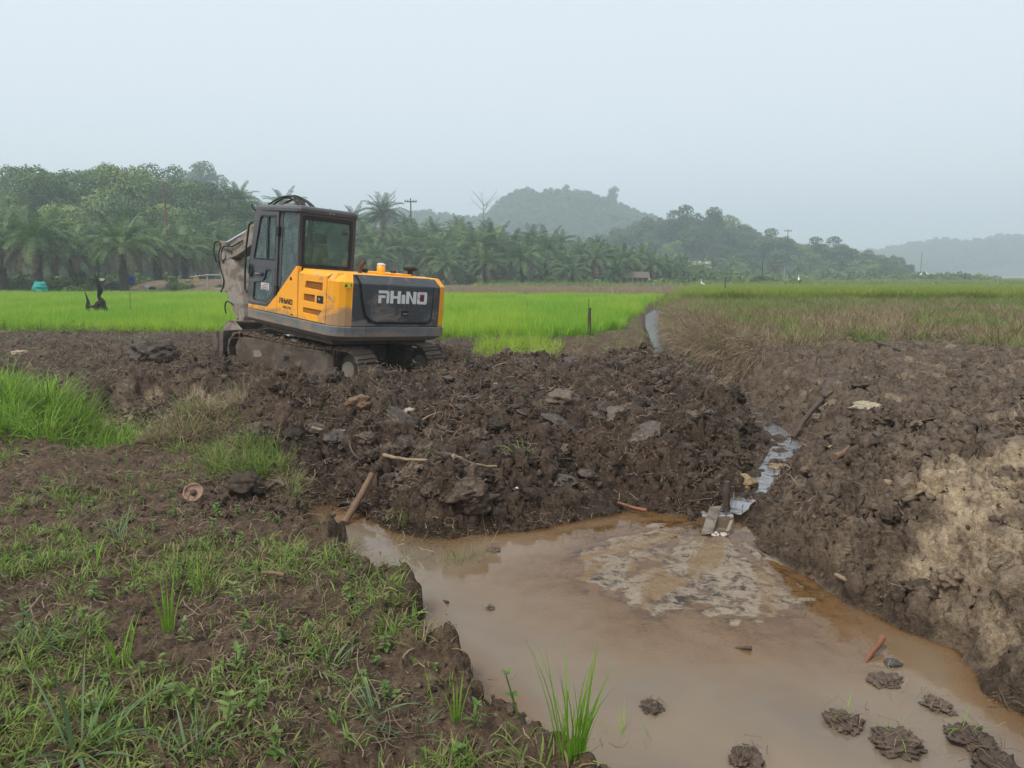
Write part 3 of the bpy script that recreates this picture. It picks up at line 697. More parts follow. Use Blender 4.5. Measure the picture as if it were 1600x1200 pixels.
    def rim(pg, w, y0, y1):
        cx = sum(p[0] for p in pg) / len(pg); cy = sum(p[1] for p in pg) / len(pg)
        return [(p[0] + (cx - p[0]) * w, p[1] + (cy - p[1]) * w) for p in pg]
    for pg in (p1_, p2_, p3_): plate('window_seal', [(p[0] + (p[0] - sum(a[0] for a in pg) / len(pg)) * .05, p[1] + (p[1] - sum(a[1] for a in pg) / len(pg)) * .03) for p in pg], [rim(pg, .035, 0, 0)], 'y', 1.074, 1.091, M_BLK, dr)
    plate('lower_door_skin', [(1.04, 1.74), (.205, 1.735), (.205, 1.31), (.42, 1.13), (1.035, 1.125)], [[(p[0], p[1]) for p in p3_]], 'y', 1.0885, 1.0925, M_DGR, dr)
    st = MB().box((.41, 1.073, 1.356), (.67, 1.077, 1.466)).build('door_sticker', M_PALE, dr)
    for k, z in enumerate((1.445, 1.418, 1.391, 1.368)): MB().box((.43, 1.077, z - .006), (.65 if k else .60, 1.0785, z + .006)).build('printed_line', M_REDV if k < 2 else M_DGR, dr)
    lp = [(.97 + .055 * math.cos(t), 1.11, 1.64 + .095 * math.sin(t)) for t in np.linspace(0, 2 * math.pi, 17)]
    MB().tube(lp, .013, 8, False).build('grab_loop', M_BLK, dr)
    MB().tube([(.81, 1.093, 1.60), (.80, 1.115, 1.60), (.72, 1.118, 1.60), (.66, 1.11, 1.602)], .012, 8).build('door_handle', M_STEEL, dr)
    MB().lathe([(.0, 0), (.035, 0), (.03, .02), (0, .022)], (0, 0, 0), 12).build('door_lock', M_BLK, dr, loc=(.60, 1.093, 1.60), rot=(-math.pi / 2, 0, 0))
    for z in (2.30, 1.385): MB().box((.125, 1.06, z - .075), (.205, 1.108, z + .075)).build('door_hinge', M_BLK, dr, .006)
    for x, z in ((.50, 2.03), (.50, 2.05)): pass
    for x, z in ((.885, 2.0), (.25, 2.0)): MB().box((x - .012, 1.073, z - .03), (x + .012, 1.085, z + .03)).build('window_catch', M_BLK, dr)
    # rear wall with the big window
    ro = [(1.062, 2.645), (.065, 2.645), (.065, 1.775), (1.062, 1.775)]
    rh = [(1.0, 2.53), (.965, 2.55), (.16, 2.55), (.135, 2.53), (.135, 1.835), (.155, 1.815), (.985, 1.815), (1.0, 1.835)]
    rw = plate('rear_wall', ro, [rh], 'x', -.425, -.395, M_CAB, root, .006)
    plate('window_seal', [(p[0] + (.02 if p[0] > .5 else -.02), p[1] + (.02 if p[1] > 2.2 else -.02)) for p in rh], [[(p[0] - (.035 if p[0] > .5 else -.03), p[1] - (.04 if p[1] > 2.2 else -.025)) for p in rh]], 'x', -.428, -.40, M_BLK, rw)
    MB().prism(rh, 'x', -.412, -.406).build('window_pane', M_GLASSR, rw)
    MB().box((-.418, .20, 2.33), (-.4125, .30, 2.375)).build('window_sticker', M_DGR, rw)
    # right wall, front frame, roof
    r_o = [(.905, 2.60), (.86, 2.645), (-.425, 2.645), (-.425, 1.02), (1.062, 1.02), (1.068, 1.80)]
    r_h = [(.80, 2.53), (-.34, 2.55), (-.34, 1.72), (.95, 1.72)]; r_h2 = [(.93, 1.62), (-.0, 1.62), (-.0, 1.2), (.93, 1.2)]
    rr_ = plate('right_wall', r_o, [r_h, r_h2], 'y', .06, .09, M_CAB, root, .005)
    for pg in (r_h, r_h2): MB().prism(pg, 'y', .072, .078).build('window_pane', M_GLASS, rr_)
    ff = MB()
    for y in (.09, 1.0): ff.loft([[(1.075, y, 1.05), (1.075, y + .05, 1.05), (1.02, y + .05, 1.05), (1.02, y, 1.05)], [(1.068, y, 1.8), (1.068, y + .05, 1.8), (1.01, y + .05, 1.8), (1.01, y, 1.8)], [(.895, y, 2.62), (.895, y + .05, 2.62), (.84, y + .05, 2.62), (.84, y, 2.62)]])
    for z, x in ((1.05, 1.03), (1.72, 1.03), (2.58, .87)): ff.box((x - .02, .14, z - .03), (x + .02, 1.0, z + .03))
    fo = ff.build('front_frame', M_CAB, root, .004)
    g = MB(); g.loft([[(1.05, .14, 1.75), (1.05, 1.0, 1.75), (1.044, 1.0, 1.75), (1.044, .14, 1.75)], [(.885, .14, 2.55), (.885, 1.0, 2.55), (.879, 1.0, 2.55), (.879, .14, 2.55)]]); g.build('window_pane', M_GLASS, fo)
    rp = [(.90, 1.085), (.40, 1.10), (-.40, 1.10), (-.45, 1.06), (-.45, .06), (-.40, .02), (.40, .02), (.90, .04)]
    mb = MB(); mb.loft([[(x, y, z) for x, y in inset(rp, d_)] for z, d_ in [(2.60, .012), (2.615, 0), (2.665, 0), (2.70, .03), (2.712, .09)]])
    rf = mb.build('cab_roof', M_CAB, root, .008)
    MB().box((.90, .85, 2.60), (.945, .97, 2.67)).build('work_lamp', M_BLK, rf, .006)
    MB().tube([(.92, 1.085, 2.60), (.97, 1.12, 2.66), (.985, 1.12, 2.70)], .014, 8).build('mirror_stay', M_BLK, rf)
    for y in (.50, .56): MB().lathe([(0, 0), (.014, 0), (.014, .01), (0, .01)], (0, 0, 0), 10).build('bolt', M_STEEL, rf, loc=(-.45, y, 2.635), rot=(0, -math.pi / 2, 0))
    MB().lathe([(0, 0), (.035, .01), (.045, .05), (.03, .09), (0, .10)], (-.30, .90, 2.25), 12).build('cab_lamp', M_LAMP, rw)
    MB().tube([(1.08, 1.10, 1.27), (1.13, 1.12, 1.32), (1.14, 1.12, 1.6), (1.13, 1.12, 2.0), (1.06, 1.12, 2.36), (1.0, 1.11, 2.42), (.975, 1.09, 2.40)], .016, 8).build('grab_rail', M_BLK, root)
    # seat and levers
    se = MB().box((-.08, .33, 1.46), (.48, .80, 1.60)).build('seat', M_SEAT, root, .04)
    b = MB(); b.loft([[(-.02, .35, 1.58), (-.02, .77, 1.58), (-.14, .77, 1.58), (-.14, .35, 1.58)], [(-.06, .35, 1.95), (-.06, .77, 1.95), (-.19, .77, 1.95), (-.19, .35, 1.95)], [(-.09, .41, 2.15), (-.09, .71, 2.15), (-.20, .71, 2.15), (-.20, .41, 2.15)]]); b.build('seat_back', M_SEAT, se, .035)
    MB().box((-.205, .42, 2.17), (-.105, .70, 2.34)).build('head_rest', M_BLK, se, .04)
    MB().box((-.05, .42, 1.05), (.40, .70, 1.46)).build('seat_box', M_BLK, se, .01)
    for y in (.24, .86): MB().box((.0, y - .06, 1.46), (.55, y + .06, 1.66)).build('control_console', M_BLK, se, .02)
    for y in (.24, .86): MB().tube([(.5, y, 1.66), (.52, y, 1.80), (.50, y, 1.90)], [.015, .018, .03], 8).build('lever', M_BLK, se)
    # --- tool box on the right of the boom
    MB().box((-.40, -1.08, 1.016), (.95, -.52, 1.60)).build('tank_box', M_YEL, root, .03)
    # --- boom, arm, bucket
    def beam(path, hts, y0, y1):
        mb = MB(); rings = []
        for i, (x, z) in enumerate(path):
            a = path[max(i-1, 0)]; b_ = path[min(i+1, len(path)-1)]; dx, dz = b_[0]-a[0], b_[1]-a[1]; L = math.hypot(dx, dz); nx, nz = -dz/L, dx/L; h = hts[i] / 2
            rings.append([(x + nx*h, y0, z + nz*h), (x + nx*h, y1, z + nz*h), (x - nx*h, y1, z - nz*h), (x - nx*h, y0, z - nz*h)])
        mb.loft(rings); return mb
    bm_ = beam([(.48, 1.20), (.75, 1.72), (1.12, 2.2), (1.55, 2.52), (2.05, 2.63), (2.6, 2.52), (3.3, 2.22), (3.9, 1.94), (4.42, 1.76)], [.20, .30, .38, .42, .43, .40, .36, .30, .20], -.33, -.07).build('boom', M_STEEL, root, .012)
    MB().tube([(1.05, -.2, 1.0), (1.42, -.2, 1.75)], .07, 14).build('boom_cylinder', M_STEEL, bm_)
    MB().tube([(1.42, -.2, 1.75), (1.62, -.2, 2.2)], .04, 12).build('cylinder_rod', M_CHROME, bm_)
    MB().tube([(1.75, -.2, 2.86), (3.35, -.2, 2.40)], .066, 14).build('arm_cylinder', M_STEEL, bm_)
    MB().tube([(3.3, -.2, 2.415), (4.64, -.2, 1.99)], .044, 12).build('cylinder_rod', M_CHROME, bm_)
    br = MB(); br.prism([(1.60, 2.65), (1.90, 2.74), (1.80, 2.93), (1.70, 2.93)], 'y', -.27, -.23); br.prism([(1.60, 2.65), (1.90, 2.74), (1.80, 2.93), (1.70, 2.93)], 'y', -.17, -.13); br.build('cylinder_bracket', M_STEEL, bm_, .006)
    ap = [(4.60, 2.06), (4.70, 2.05), (4.79, 1.86), (4.72, 1.60), (4.52, 1.20), (4.05, .80), (3.72, .50), (3.55, .47), (3.50, .60), (3.62, 1.0), (3.80, 1.40), (4.05, 1.68), (4.35, 1.80)]
    am = MB().prism(ap, 'y', -.32, -.08).build('arm', M_STEEL, root, .015)
    MB().tube([(4.42, -.36, 1.76), (4.42, -.04, 1.76)], .085, 16).build('arm_pin', M_STEEL, am)
    MB().tube([(4.64, -.34, 1.99), (4.64, -.06, 1.99)], .05, 12).build('arm_pin', M_TRACK, am)
    bp = [(4.98, 1.55), (4.40, .62)]
    MB().tube([(4.74, -.2, 1.50), (4.50, -.2, 1.02)], .05, 12).build('bucket_cylinder', M_STEEL, am)
    MB().tube([(4.50, -.2, 1.02), (4.0, -.2, .50)], .032, 10).build('cylinder_rod', M_STEEL, am)
    prof = [(3.45, .52), (3.72, .50), (3.92, .36), (3.93, .12), (3.75, -.06), (3.35, -.10), (2.95, .02), (2.70, .20)]
    bk = MB(); outr = prof; inn = [(x + (3.4 - x) * .08, z + (.22 - z) * .12) for x, z in prof]
    bk.prism(outr + inn[::-1], 'y', -.55, .15)
    for y in (-.55, .13): bk.prism(prof, 'y', y, y + .02)
    bk.build('bucket', M_STEEL, root, .006)
    for k in range(5):
        y = -.53 + k * .165; MB().loft([[(2.72, y, .17), (2.72, y + .06, .17), (2.76, y + .06, .22), (2.76, y, .22)], [(2.58, y + .015, .25), (2.58, y + .045, .25), (2.59, y + .045, .27), (2.59, y + .015, .27)]]).build('bucket_tooth', M_STEEL, root)
    hs_ = [[(1.0, 2.45), (1.35, 2.78), (1.85, 2.96), (2.35, 2.90), (2.8, 2.72)], [(1.1, 2.42), (1.5, 2.78), (2.0, 2.94), (2.5, 2.84), (2.95, 2.62)], [(1.0, 2.3), (1.25, 2.68), (1.65, 2.90), (2.1, 2.92), (2.6, 2.78)]]
    for k, (y, hh) in enumerate([(-.30, 0), (-.10, 1), (-.24, 2), (-.16, 0), (-.06, 2)]):
        MB().tube(curve([(p[0], y + .02 * math.sin(q + k), p[1] + .01 * k) for q, p in enumerate(hs_[hh])]), .017, 8).build('hydraulic_hose', M_BLK, bm_)
    for k, pts in enumerate([[(4.05, 1.86), (4.30, 1.90), (4.50, 1.92), (4.62, 1.74), (4.58, 1.50), (4.42, 1.28), (4.40, 1.12), (4.46, 1.0)], [(3.6, 2.10), (4.0, 1.97), (4.36, 1.95), (4.50, 1.80), (4.44, 1.60)], [(4.66, 2.04), (4.78, 2.0), (4.82, 1.85), (4.78, 1.70), (4.76, 1.60)], [(3.92, .80), (4.14, .84), (4.24, .74), (4.22, .58)]]):
        MB().tube(curve([(p[0], -.045 + .02 * math.sin(q), p[1]) for q, p in enumerate(pts)]), .015, 8).build('hydraulic_hose', M_BLK, am)
    # --- undercarriage, slewed against the house
    A = math.radians(13.9); ca, sa = math.cos(A), math.sin(A)
    def rotz(o): o.rotation_euler = (0, 0, A); return o
    rotz(MB().lathe([(.50, .60), (.52, .62), (.52, .70), (.46, .72), (.46, .79)], (0, 0, 0), 28).build('slew_ring', M_TRACK, root))
    lf = MB(); lf.box((-.55, -.62, .30), (.55, .62, .58)); lf.box((-.30, -.80, .28), (-.05, .80, .50)); lf.box((.20, -.80, .28), (.45, .80, .50))
    rotz(lf.build('lower_frame', M_TRACK, root, .02))
    L, rw_, zc = 1.13, .285, .335
    shoe = MB(); shoe.box((-.066, -.225, -.012), (.066, .225, .012)); shoe.prism([(-.012, .012), (-.006, .042), (.006, .042), (.012, .012)], 'y', -.225, .225); shoe.prism([(-.060, .012), (-.056, .026), (-.048, .026), (-.044, .012)], 'y', -.225, .225)
    shoe_me = shoe.mesh('track_shoe', M_TRACK)
    roller = MB().tube([(0, -.11, 0), (0, -.05, 0), (0, .05, 0), (0, .11, 0)], [.075, .085, .085, .075], 14).mesh('roller', M_TRACK)
    for sgn in (1, -1):
        y = .85 * sgn; mb = MB(); yo = y + .215 * sgn
        side = [(-.80, .10), (-.92, .20), (-.90, .49), (-.70, .56), (.80, .575), (1.18, .54), (1.27, .38), (1.22, .16), (1.0, .10)]
        mb.prism(side, 'y', min(y - .16 * sgn, yo), max(y - .16 * sgn, yo))
        tf = rotz(mb.build('track_frame', M_TRACKG, root, .02))
        MB().box((.02, min(yo, yo + .004 * sgn), .29), (.13, max(yo, yo + .004 * sgn), .38)).build('frame_hole_shade', M_BLK, tf)  # flat black patch painted for the shade inside the square hole
        MB().prism([(.62, .32), (.66, .285), (.72, .275), (.77, .255), (.83, .29), (.81, .33), (.83, .37), (.75, .375), (.70, .40), (.66, .36)], 'y', min(yo, yo + .006 * sgn), max(yo, yo + .006 * sgn)).build('dried_mud', mat_dry, tf, .003)
        per = 4 * L + 2 * math.pi * rw_; n = 42
        for i in range(n):
            s_ = (i + .3 * (sgn > 0)) / n * per
            if s_ < 2 * L: x, z, a = -L + s_, zc + rw_ + .0 - .03 * math.sin(math.pi * s_ / (2 * L)), 0.0
            elif s_ < 2 * L + math.pi * rw_: t = (s_ - 2 * L) / rw_; x, z, a = L + rw_ * math.sin(t), zc + rw_ * math.cos(t), t
            elif s_ < 4 * L + math.pi * rw_: x, z, a = L - (s_ - 2 * L - math.pi * rw_), zc - rw_, math.pi
            else: t = (s_ - 4 * L - math.pi * rw_) / rw_; x, z, a = -L - rw_ * math.sin(t), zc - rw_ * math.cos(t), math.pi + t
            link('track_shoe', shoe_me, tf, (x, y, z), (0, a, 0))
        # sprocket and idler
        sp_ = MB(); k = 21; ring = []
        for i in range(k * 4):
            t = 2 * math.pi * i / (k * 4); r = (.255 if i % 4 in (0, 1) else .225); ring.append((-L + r * math.cos(t), zc + r * math.sin(t)))
        sp_.prism(ring, 'y', y - .025, y + .025); so = sp_.build('sprocket', M_TRACK, tf)
        MB().tube([(-L, y - .05, zc), (-L, yo - .08 * sgn, zc)] if sgn > 0 else [(-L, y + .05, zc), (-L, yo + .08, zc)], .12, 20).build('drive_motor', M_STEEL, tf)
        MB().tube([(L, y - .06, zc), (L, y - .03, zc), (L, y + .03, zc), (L, y + .06, zc)], [.22, .25, .25, .22], 24).build('idler', M_TRACK, tf)
        for i in range(5): link('roller', roller, tf, (-.72 + i * .36, y, .14))
        # roots and straw hanging from the top run
        fb = MB()
        for i in range(70):
            x = random.uniform(-1.1, 1.2); l = random.uniform(.03, .16) * (1.6 if random.random() < .12 else 1); yy = y + (.225 + random.uniform(.0, .015)) * sgn
            fb.tube([(x, yy - .05 * sgn, .64), (x + random.uniform(-.01, .01), yy + .004 * sgn, .625), (x + random.uniform(-.03, .03), yy + .01 * sgn, .62 - l)], [.005, .005, .002], 4)
        rotf = fb.build('hanging_roots', M_STRAWY, tf); rotf['kind'] = 'stuff'
        cl = MB()
        for i in range(46):
            x = random.uniform(-1.15, 1.2); r = random.uniform(.02, .055); yy = y + random.uniform(-.2, .21)
            cl.lathe([(r, 0), (r * .9, r * .35), (r * .5, r * .62), (.003, r * .7)], (x, yy, .625), 7)
        co = cl.build('caked_mud', M_TRACK, tf); co['kind'] = 'stuff'
    # dozer blade across the front
    bl = MB(); bl.prism([(1.66, .14), (1.74, .16), (1.66, .36), (1.69, .58), (1.61, .60), (1.58, .36), (1.60, .14)], 'y', -1.10, 1.10)
    for y in (-1.10, 1.07): bl.prism([(1.52, .15), (1.74, .15), (1.70, .60), (1.52, .60)], 'y', y, y + .03)
    b_ = rotz(bl.build('dozer_blade', M_TRACKG, root, .01))
    for y in (-.42, .42): MB().loft([[(1.62, y - .05, .22), (1.62, y + .05, .22), (1.62, y + .05, .34), (1.62, y - .05, .34)], [(.5, y * .8 - .05, .26), (.5, y * .8 + .05, .26), (.5, y * .8 + .05, .40), (.5, y * .8 - .05, .40)]]).build('blade_arm', M_TRACK, b_, .01)
    MB().tube([(.55, 0, .56), (1.1, 0, .52)], .06, 12).build('blade_cylinder', M_STEEL, b_)
    MB().tube([(1.1, 0, .52), (1.6, 0, .46)], .035, 10).build('cylinder_rod', M_CHROME, b_)
    return root
mat_dry = mat_simple('dried pale mud', (.23, .195, .155), .9, .2, 0, .12, 9)
M_STRAWY = mat_simple('muddy straw', (.16, .115, .075), .9, .2, 0, .4, 30)
excavator()
# ------------------------------------------------------------------ scattering of uncountable stuff
def source(name, meshes):
    c = bpy.data.collections.new(name)
    for k, me in enumerate(meshes):
        o = bpy.data.objects.new('%s source %02d' % (name, k), me); c.objects.link(o)
    return c

def scatter(name, meshes, P, rot, scl, label, cat):
    """one object that carries many small instances: blades, straws, crumbs, far-off crowns"""
    P = np.asarray(P, np.float32); n = len(P)
    if n == 0: return None
    me = bpy.data.meshes.new(name); me.vertices.add(n); me.vertices.foreach_set('co', P.ravel())
    a = me.attributes.new('rot', 'FLOAT_VECTOR', 'POINT'); a.data.foreach_set('vector', np.asarray(rot, np.float32).ravel())
    a = me.attributes.new('scl', 'FLOAT_VECTOR', 'POINT'); s = np.asarray(scl, np.float32)
    if s.ndim == 1: s = np.repeat(s[:, None], 3, 1)
    a.data.foreach_set('vector', s.ravel())
    a = me.attributes.new('idx', 'INT', 'POINT'); a.data.foreach_set('value', rng.integers(0, len(meshes), n).astype(np.int32))
    o = link(name, me); tag(o, label, cat, kind='stuff')
    g = bpy.data.node_groups.new(name, 'GeometryNodeTree')
    g.interface.new_socket('Geometry', in_out='INPUT', socket_type='NodeSocketGeometry'); g.interface.new_socket('Geometry', in_out='OUTPUT', socket_type='NodeSocketGeometry')
    gi = g.nodes.new('NodeGroupInput'); go = g.nodes.new('NodeGroupOutput'); ip = g.nodes.new('GeometryNodeInstanceOnPoints')
    ci = g.nodes.new('GeometryNodeCollectionInfo'); ci.inputs['Collection'].default_value = source(name, meshes)
    ci.inputs['Separate Children'].default_value = True; ci.inputs['Reset Children'].default_value = True
    ip.inputs['Pick Instance'].default_value = True
    def na(nm, ty):
        q = g.nodes.new('GeometryNodeInputNamedAttribute'); q.data_type = ty; q.inputs[0].default_value = nm; return q.outputs[0]
    g.links.new(gi.outputs[0], ip.inputs['Points']); g.links.new(ci.outputs[0], ip.inputs['Instance']); g.links.new(na('idx', 'INT'), ip.inputs['Instance Index'])
    e2r = g.nodes.new('FunctionNodeEulerToRotation'); g.links.new(na('rot', 'FLOAT_VECTOR'), e2r.inputs[0]); g.links.new(e2r.outputs[0], ip.inputs['Rotation'])
    g.links.new(na('scl', 'FLOAT_VECTOR'), ip.inputs['Scale']); g.links.new(ip.outputs[0], go.inputs[0])
    m = o.modifiers.new('scatter', 'NODES'); m.node_group = g
    return o

def tuft(name, n, h, spread, w, lean, droop, mat, seed, segs=3, hvar=.35):
    r = np.random.default_rng(seed); V = []; Q = []; T = []; H = []
    for b in range(n):
        a = r.uniform(0, 2*np.pi); rad = spread * np.sqrt(r.uniform()); bx, by = rad*np.cos(a), rad*np.sin(a)
        az = a + r.normal(0, .7); L = h * (1 + r.uniform(-hvar, hvar)); le = abs(r.normal(lean, lean*.5)); dr = abs(r.normal(droop, droop*.5)); ww = w * r.uniform(.7, 1.25)
        px, py = -np.sin(az + r.normal(0, .5)), np.cos(az); base = len(V); ang = le; x = z = 0.0
        for k in range(segs + 1):
            t = k / segs; wk = ww * (1 - t**1.6) * (.75 + .5 * min(1, t * 3))
            c = np.array([bx + np.cos(az)*x, by + np.sin(az)*x, z])
            if k < segs: V += [c - np.array([px, py, 0])*wk/2, c + np.array([px, py, 0])*wk/2]; H += [t, t]
            else: V.append(c); H.append(1.0)
            ang = le + dr * (t + 1/segs)**1.3; x += np.sin(ang)*L/segs; z += np.cos(ang)*L/segs
        for k in range(segs - 1): Q.append((base+2*k, base+2*k+1, base+2*k+3, base+2*k+2))
        T.append((base+2*segs-2, base+2*segs-1, base+2*segs))
    return mesh_np(name, V, Q, T, mat, True, {'h': H})

def straw(name, n, L, w, seed, mat, spread=.05, up=.02):
    r = np.random.default_rng(seed); V = []; Q = []
    for b in range(n):
        a = r.uniform(0, 2*np.pi); c = r.normal(0, spread, 3) * np.array([1, 1, .12]); l = L * r.uniform(.4, 1.2); bend = r.normal(0, .5); base = len(V)
        for k in range(4):
            t = k/3 - .5; aa = a + bend * t; p = c + np.array([np.cos(a)*t*l - np.sin(a)*bend*t*t*l, np.sin(a)*t*l + np.cos(a)*bend*t*t*l, up * r.uniform(0, 1)])
            s = np.array([-np.sin(aa), np.cos(aa), r.normal(0, .4)]) * w / 2; V += [p - s, p + s]
        for k in range(3): Q.append((base+2*k, base+2*k+1, base+2*k+3, base+2*k+2))
    return mesh_np(name, V, Q, None, mat, True)

def lump(name, seed, mat, sub=3, amp=.35, flat=.7):
    """a clod of earth"""
    bm = bmesh.new(); bmesh.ops.create_icosphere(bm, subdivisions=sub, radius=1)
    P = np.array([v.co[:] for v in bm.verts]); s = seed * 3.7
    n = fbm(P[:, 0]*1.3 + s + P[:, 2]*.7, P[:, 1]*1.3 - s + P[:, 2]*1.1, 3, seed) + .6 * fbm(P[:, 2]*2.7 + s, P[:, 0]*2.7 + P[:, 1]*1.3, 3, seed + 3) + .35 * fbm(P[:, 0]*7 + P[:, 2]*5, P[:, 1]*7 + s - P[:, 2]*3, 2, seed + 5)
    a1, r1 = worley(P[:, 0]*1.6 + s + P[:, 2], P[:, 1]*1.6 + P[:, 2]*.6, seed)
    k = 1 + amp * n + .25 * (r1 - .5)
    P = P * k[:, None] * np.array([1, 1, flat])
    for v, p in zip(bm.verts, P): v.co = p
    for f in bm.faces: f.smooth = sub > 3
    me = bpy.data.meshes.new(name); bm.to_mesh(me); bm.free(); me.materials.append(mat); return me

def weed(name, seed, mat, h=.16, n=5, ll=.07, lw=.028):
    """leafy herb: stem with whorls of pointed leaves"""
    r = np.random.default_rng(seed); V = []; Q = []; H = []
    def leaf(o, az, el, L, W):
        d = np.array([np.cos(az)*np.cos(el), np.sin(az)*np.cos(el), np.sin(el)]); s = np.array([-np.sin(az), np.cos(az), 0]); u = np.cross(s, d) * -1
        b = len(V); prof = [(0, .12), (.3, .9), (.6, .8), (1, .05)]
        for k, (t, wd) in enumerate(prof):
            c = o + d * L * t + np.array([0, 0, -L * .35 * t * t])
            V.extend([c - s * W * wd / 2 + u * W * .18 * wd, c, c + s * W * wd / 2 + u * W * .18 * wd]); H.extend([.5 + .5*t] * 3)
        for k in range(3):
            for e in (0, 1): Q.append((b + 3*k + e, b + 3*k + e + 1, b + 3*k + e + 4, b + 3*k + e + 3))
    lean = r.normal(0, .12, 2); prev = None
    for k in range(n + 1):
        t = k / n; o = np.array([lean[0]*h*t, lean[1]*h*t, h*t]); b = len(V); w = .005 * (1 - .6*t)
        for a in range(4): V.append(o + np.array([np.cos(a*np.pi/2)*w, np.sin(a*np.pi/2)*w, 0])); H.append(.2)
        if prev is not None:
            for a in range(4): Q.append((prev + a, prev + (a+1) % 4, b + (a+1) % 4, b + a))
        prev = b
        if k > 0:
            m = 4 if k == n else 2 + (r.uniform() < .5); a0 = r.uniform(0, 6.28)
            for q in range(m): leaf(o, a0 + q*2*np.pi/m + r.normal(0, .25), r.uniform(.15, .75) if k < n else r.uniform(.4, 1.0), ll * r.uniform(.65, 1.15) * (1.05 - .35*t), lw * r.uniform(.8, 1.2))
    return mesh_np(name, V, Q, None, mat, True, {'h': H})

def region(n, x0, x1, y0, y1, ok):
    x = rng.uniform(x0, x1, n); y = rng.uniform(y0, y1, n); z, M = land(x, y); k = ok(x, y, z, M); return x[k], y[k], z[k]
def rots(n, tilt=.08): return np.stack([rng.normal(0, tilt, n), rng.normal(0, tilt, n), rng.uniform(0, 6.283, n)], 1)

M_RICE = mat_blade('young rice', [(.25, .41, .03), (.33, .50, .045), (.43, .58, .08)], .40, .5)
M_RICE_Y = mat_blade('ripening rice', [(.16, .24, .03), (.24, .31, .045), (.30, .35, .06)], .35, .6)
M_GRASS = mat_blade('fresh grass', [(.10, .175, .03), (.155, .24, .045), (.25, .32, .08)], .32, .5)
M_GRASSB = mat_blade('bright grass', [(.15, .30, .025), (.22, .40, .04), (.32, .48, .08)], .35, .45)
M_GRASSG = mat_blade('blue green grass', [(.085, .15, .07), (.12, .19, .085), (.19, .25, .13)], .25, .5)
M_DRY = mat_blade('dry grass', [(.17, .122, .078), (.26, .195, .125), (.36, .285, .19)], .2, .8)
M_MIXG = mat_blade('half dry grass', [(.16, .145, .055), (.22, .18, .085), (.28, .225, .13)], .25, .7)
M_HERB = mat_blade('herb leaves', [(.075, .15, .03), (.13, .21, .05), (.21, .28, .09)], .30, .45)
M_STRAW = mat_blade('straw and roots', [(.045, .032, .024), (.10, .072, .050), (.16, .12, .08), (.26, .20, .14)], .1, .85)

def mat_clod(name, a, b, c, spec=.26, rough=.6):
    m, t, out = newmat(name); N = NT(t); oi = N.n('ShaderNodeObjectInfo'); co = N.coord('Object')
    k = N.math('ADD', N.math('MULTIPLY', N.noise(co, 3.2, 5, .65), .7), N.math('MULTIPLY', oi.outputs['Random'], .3))
    cc = N.ramp(k, [(.30, a), (.5, b), (.7, c)])
    nb = N.bump(N.noise(co, 9, 6, .75), .8, .0035)
    t.links.new(N.pbsdf(cc, rough, spec, 0, nb), out.inputs[0]); return m
M_CLOD = mat_clod('peaty clod', (.014, .0092, .0062), (.046, .030, .020), (.145, .104, .072))
M_CLODR = mat_clod('bank clod', (.034, .023, .015), (.085, .058, .038), (.21, .155, .108))

# clods on the churned ground and on the banks
cl = [lump('clod', 100 + k, M_CLOD, 3, .42, .75) for k in range(8)]; clr = [lump('clod', 140 + k, M_CLODR, 3, .42, .7) for k in range(5)]
x, y, z = region(42000, -6, 3.4, 4.6, 14.5, lambda x, y, z, M: (M['heap'] > .25) & (M['sp'] > .03) & (M['dd'] > .05) & (rng.uniform(size=x.shape) < np.clip(.22 + .55 * fbm(x * .8, y * .8, 2, 171), .04, .7)) & (M['me'] < .6))
s = .012 + .055 * rng.beta(1, 7, len(x)) * (1 + .03 * y) + .07 * (rng.uniform(size=len(x)) < .012); P = np.stack([x, y, z + .01 + s * .25], 1)
scatter('earth_clods', cl, P, rng.uniform(0, 6.28, (len(x), 3)) * np.array([.25, .25, 1]), s, 'dark crumbly clods strewn over the churned mud', 'clods')
x, y, z = region(22000, 1.5, 12, 2.6, 13.5, lambda x, y, z, M: (M['right'] > .4) & (M['sp'] > .02) & (rng.uniform(size=x.shape) < np.clip(.12 + .6 * fbm(x * .9, y * .9, 2, 173), .01, .6)))
s = .007 + .034 * rng.beta(1, 7, len(x)); P = np.stack([x, y, z + .006 + s * .1], 1)
scatter('bank_crumbs', clr, P, rng.uniform(0, 6.28, (len(x), 3)) * np.array([.25, .25, 1]), s, 'brown crumbs of earth lying on the right-hand bank', 'crumbs')
x, y, z = region(9000, -5.5, 1.6, 1.5, 9.5, lambda x, y, z, M: (M['heap'] < .3) & (M['right'] < .2) & (M['sp'] > .0) & (rng.uniform(size=x.shape) < .12 + .75 * (M['sp'] < .22)))
s = .007 + .028 * rng.beta(1, 4, len(x)); P = np.stack([x, y, z + s * .2], 1)
scatter('soil_crumbs', clr[:2] + cl[:4], P, rng.uniform(0, 6.28, (len(x), 3)), s, 'crumbs of soil along the near bank of the pool', 'crumbs')

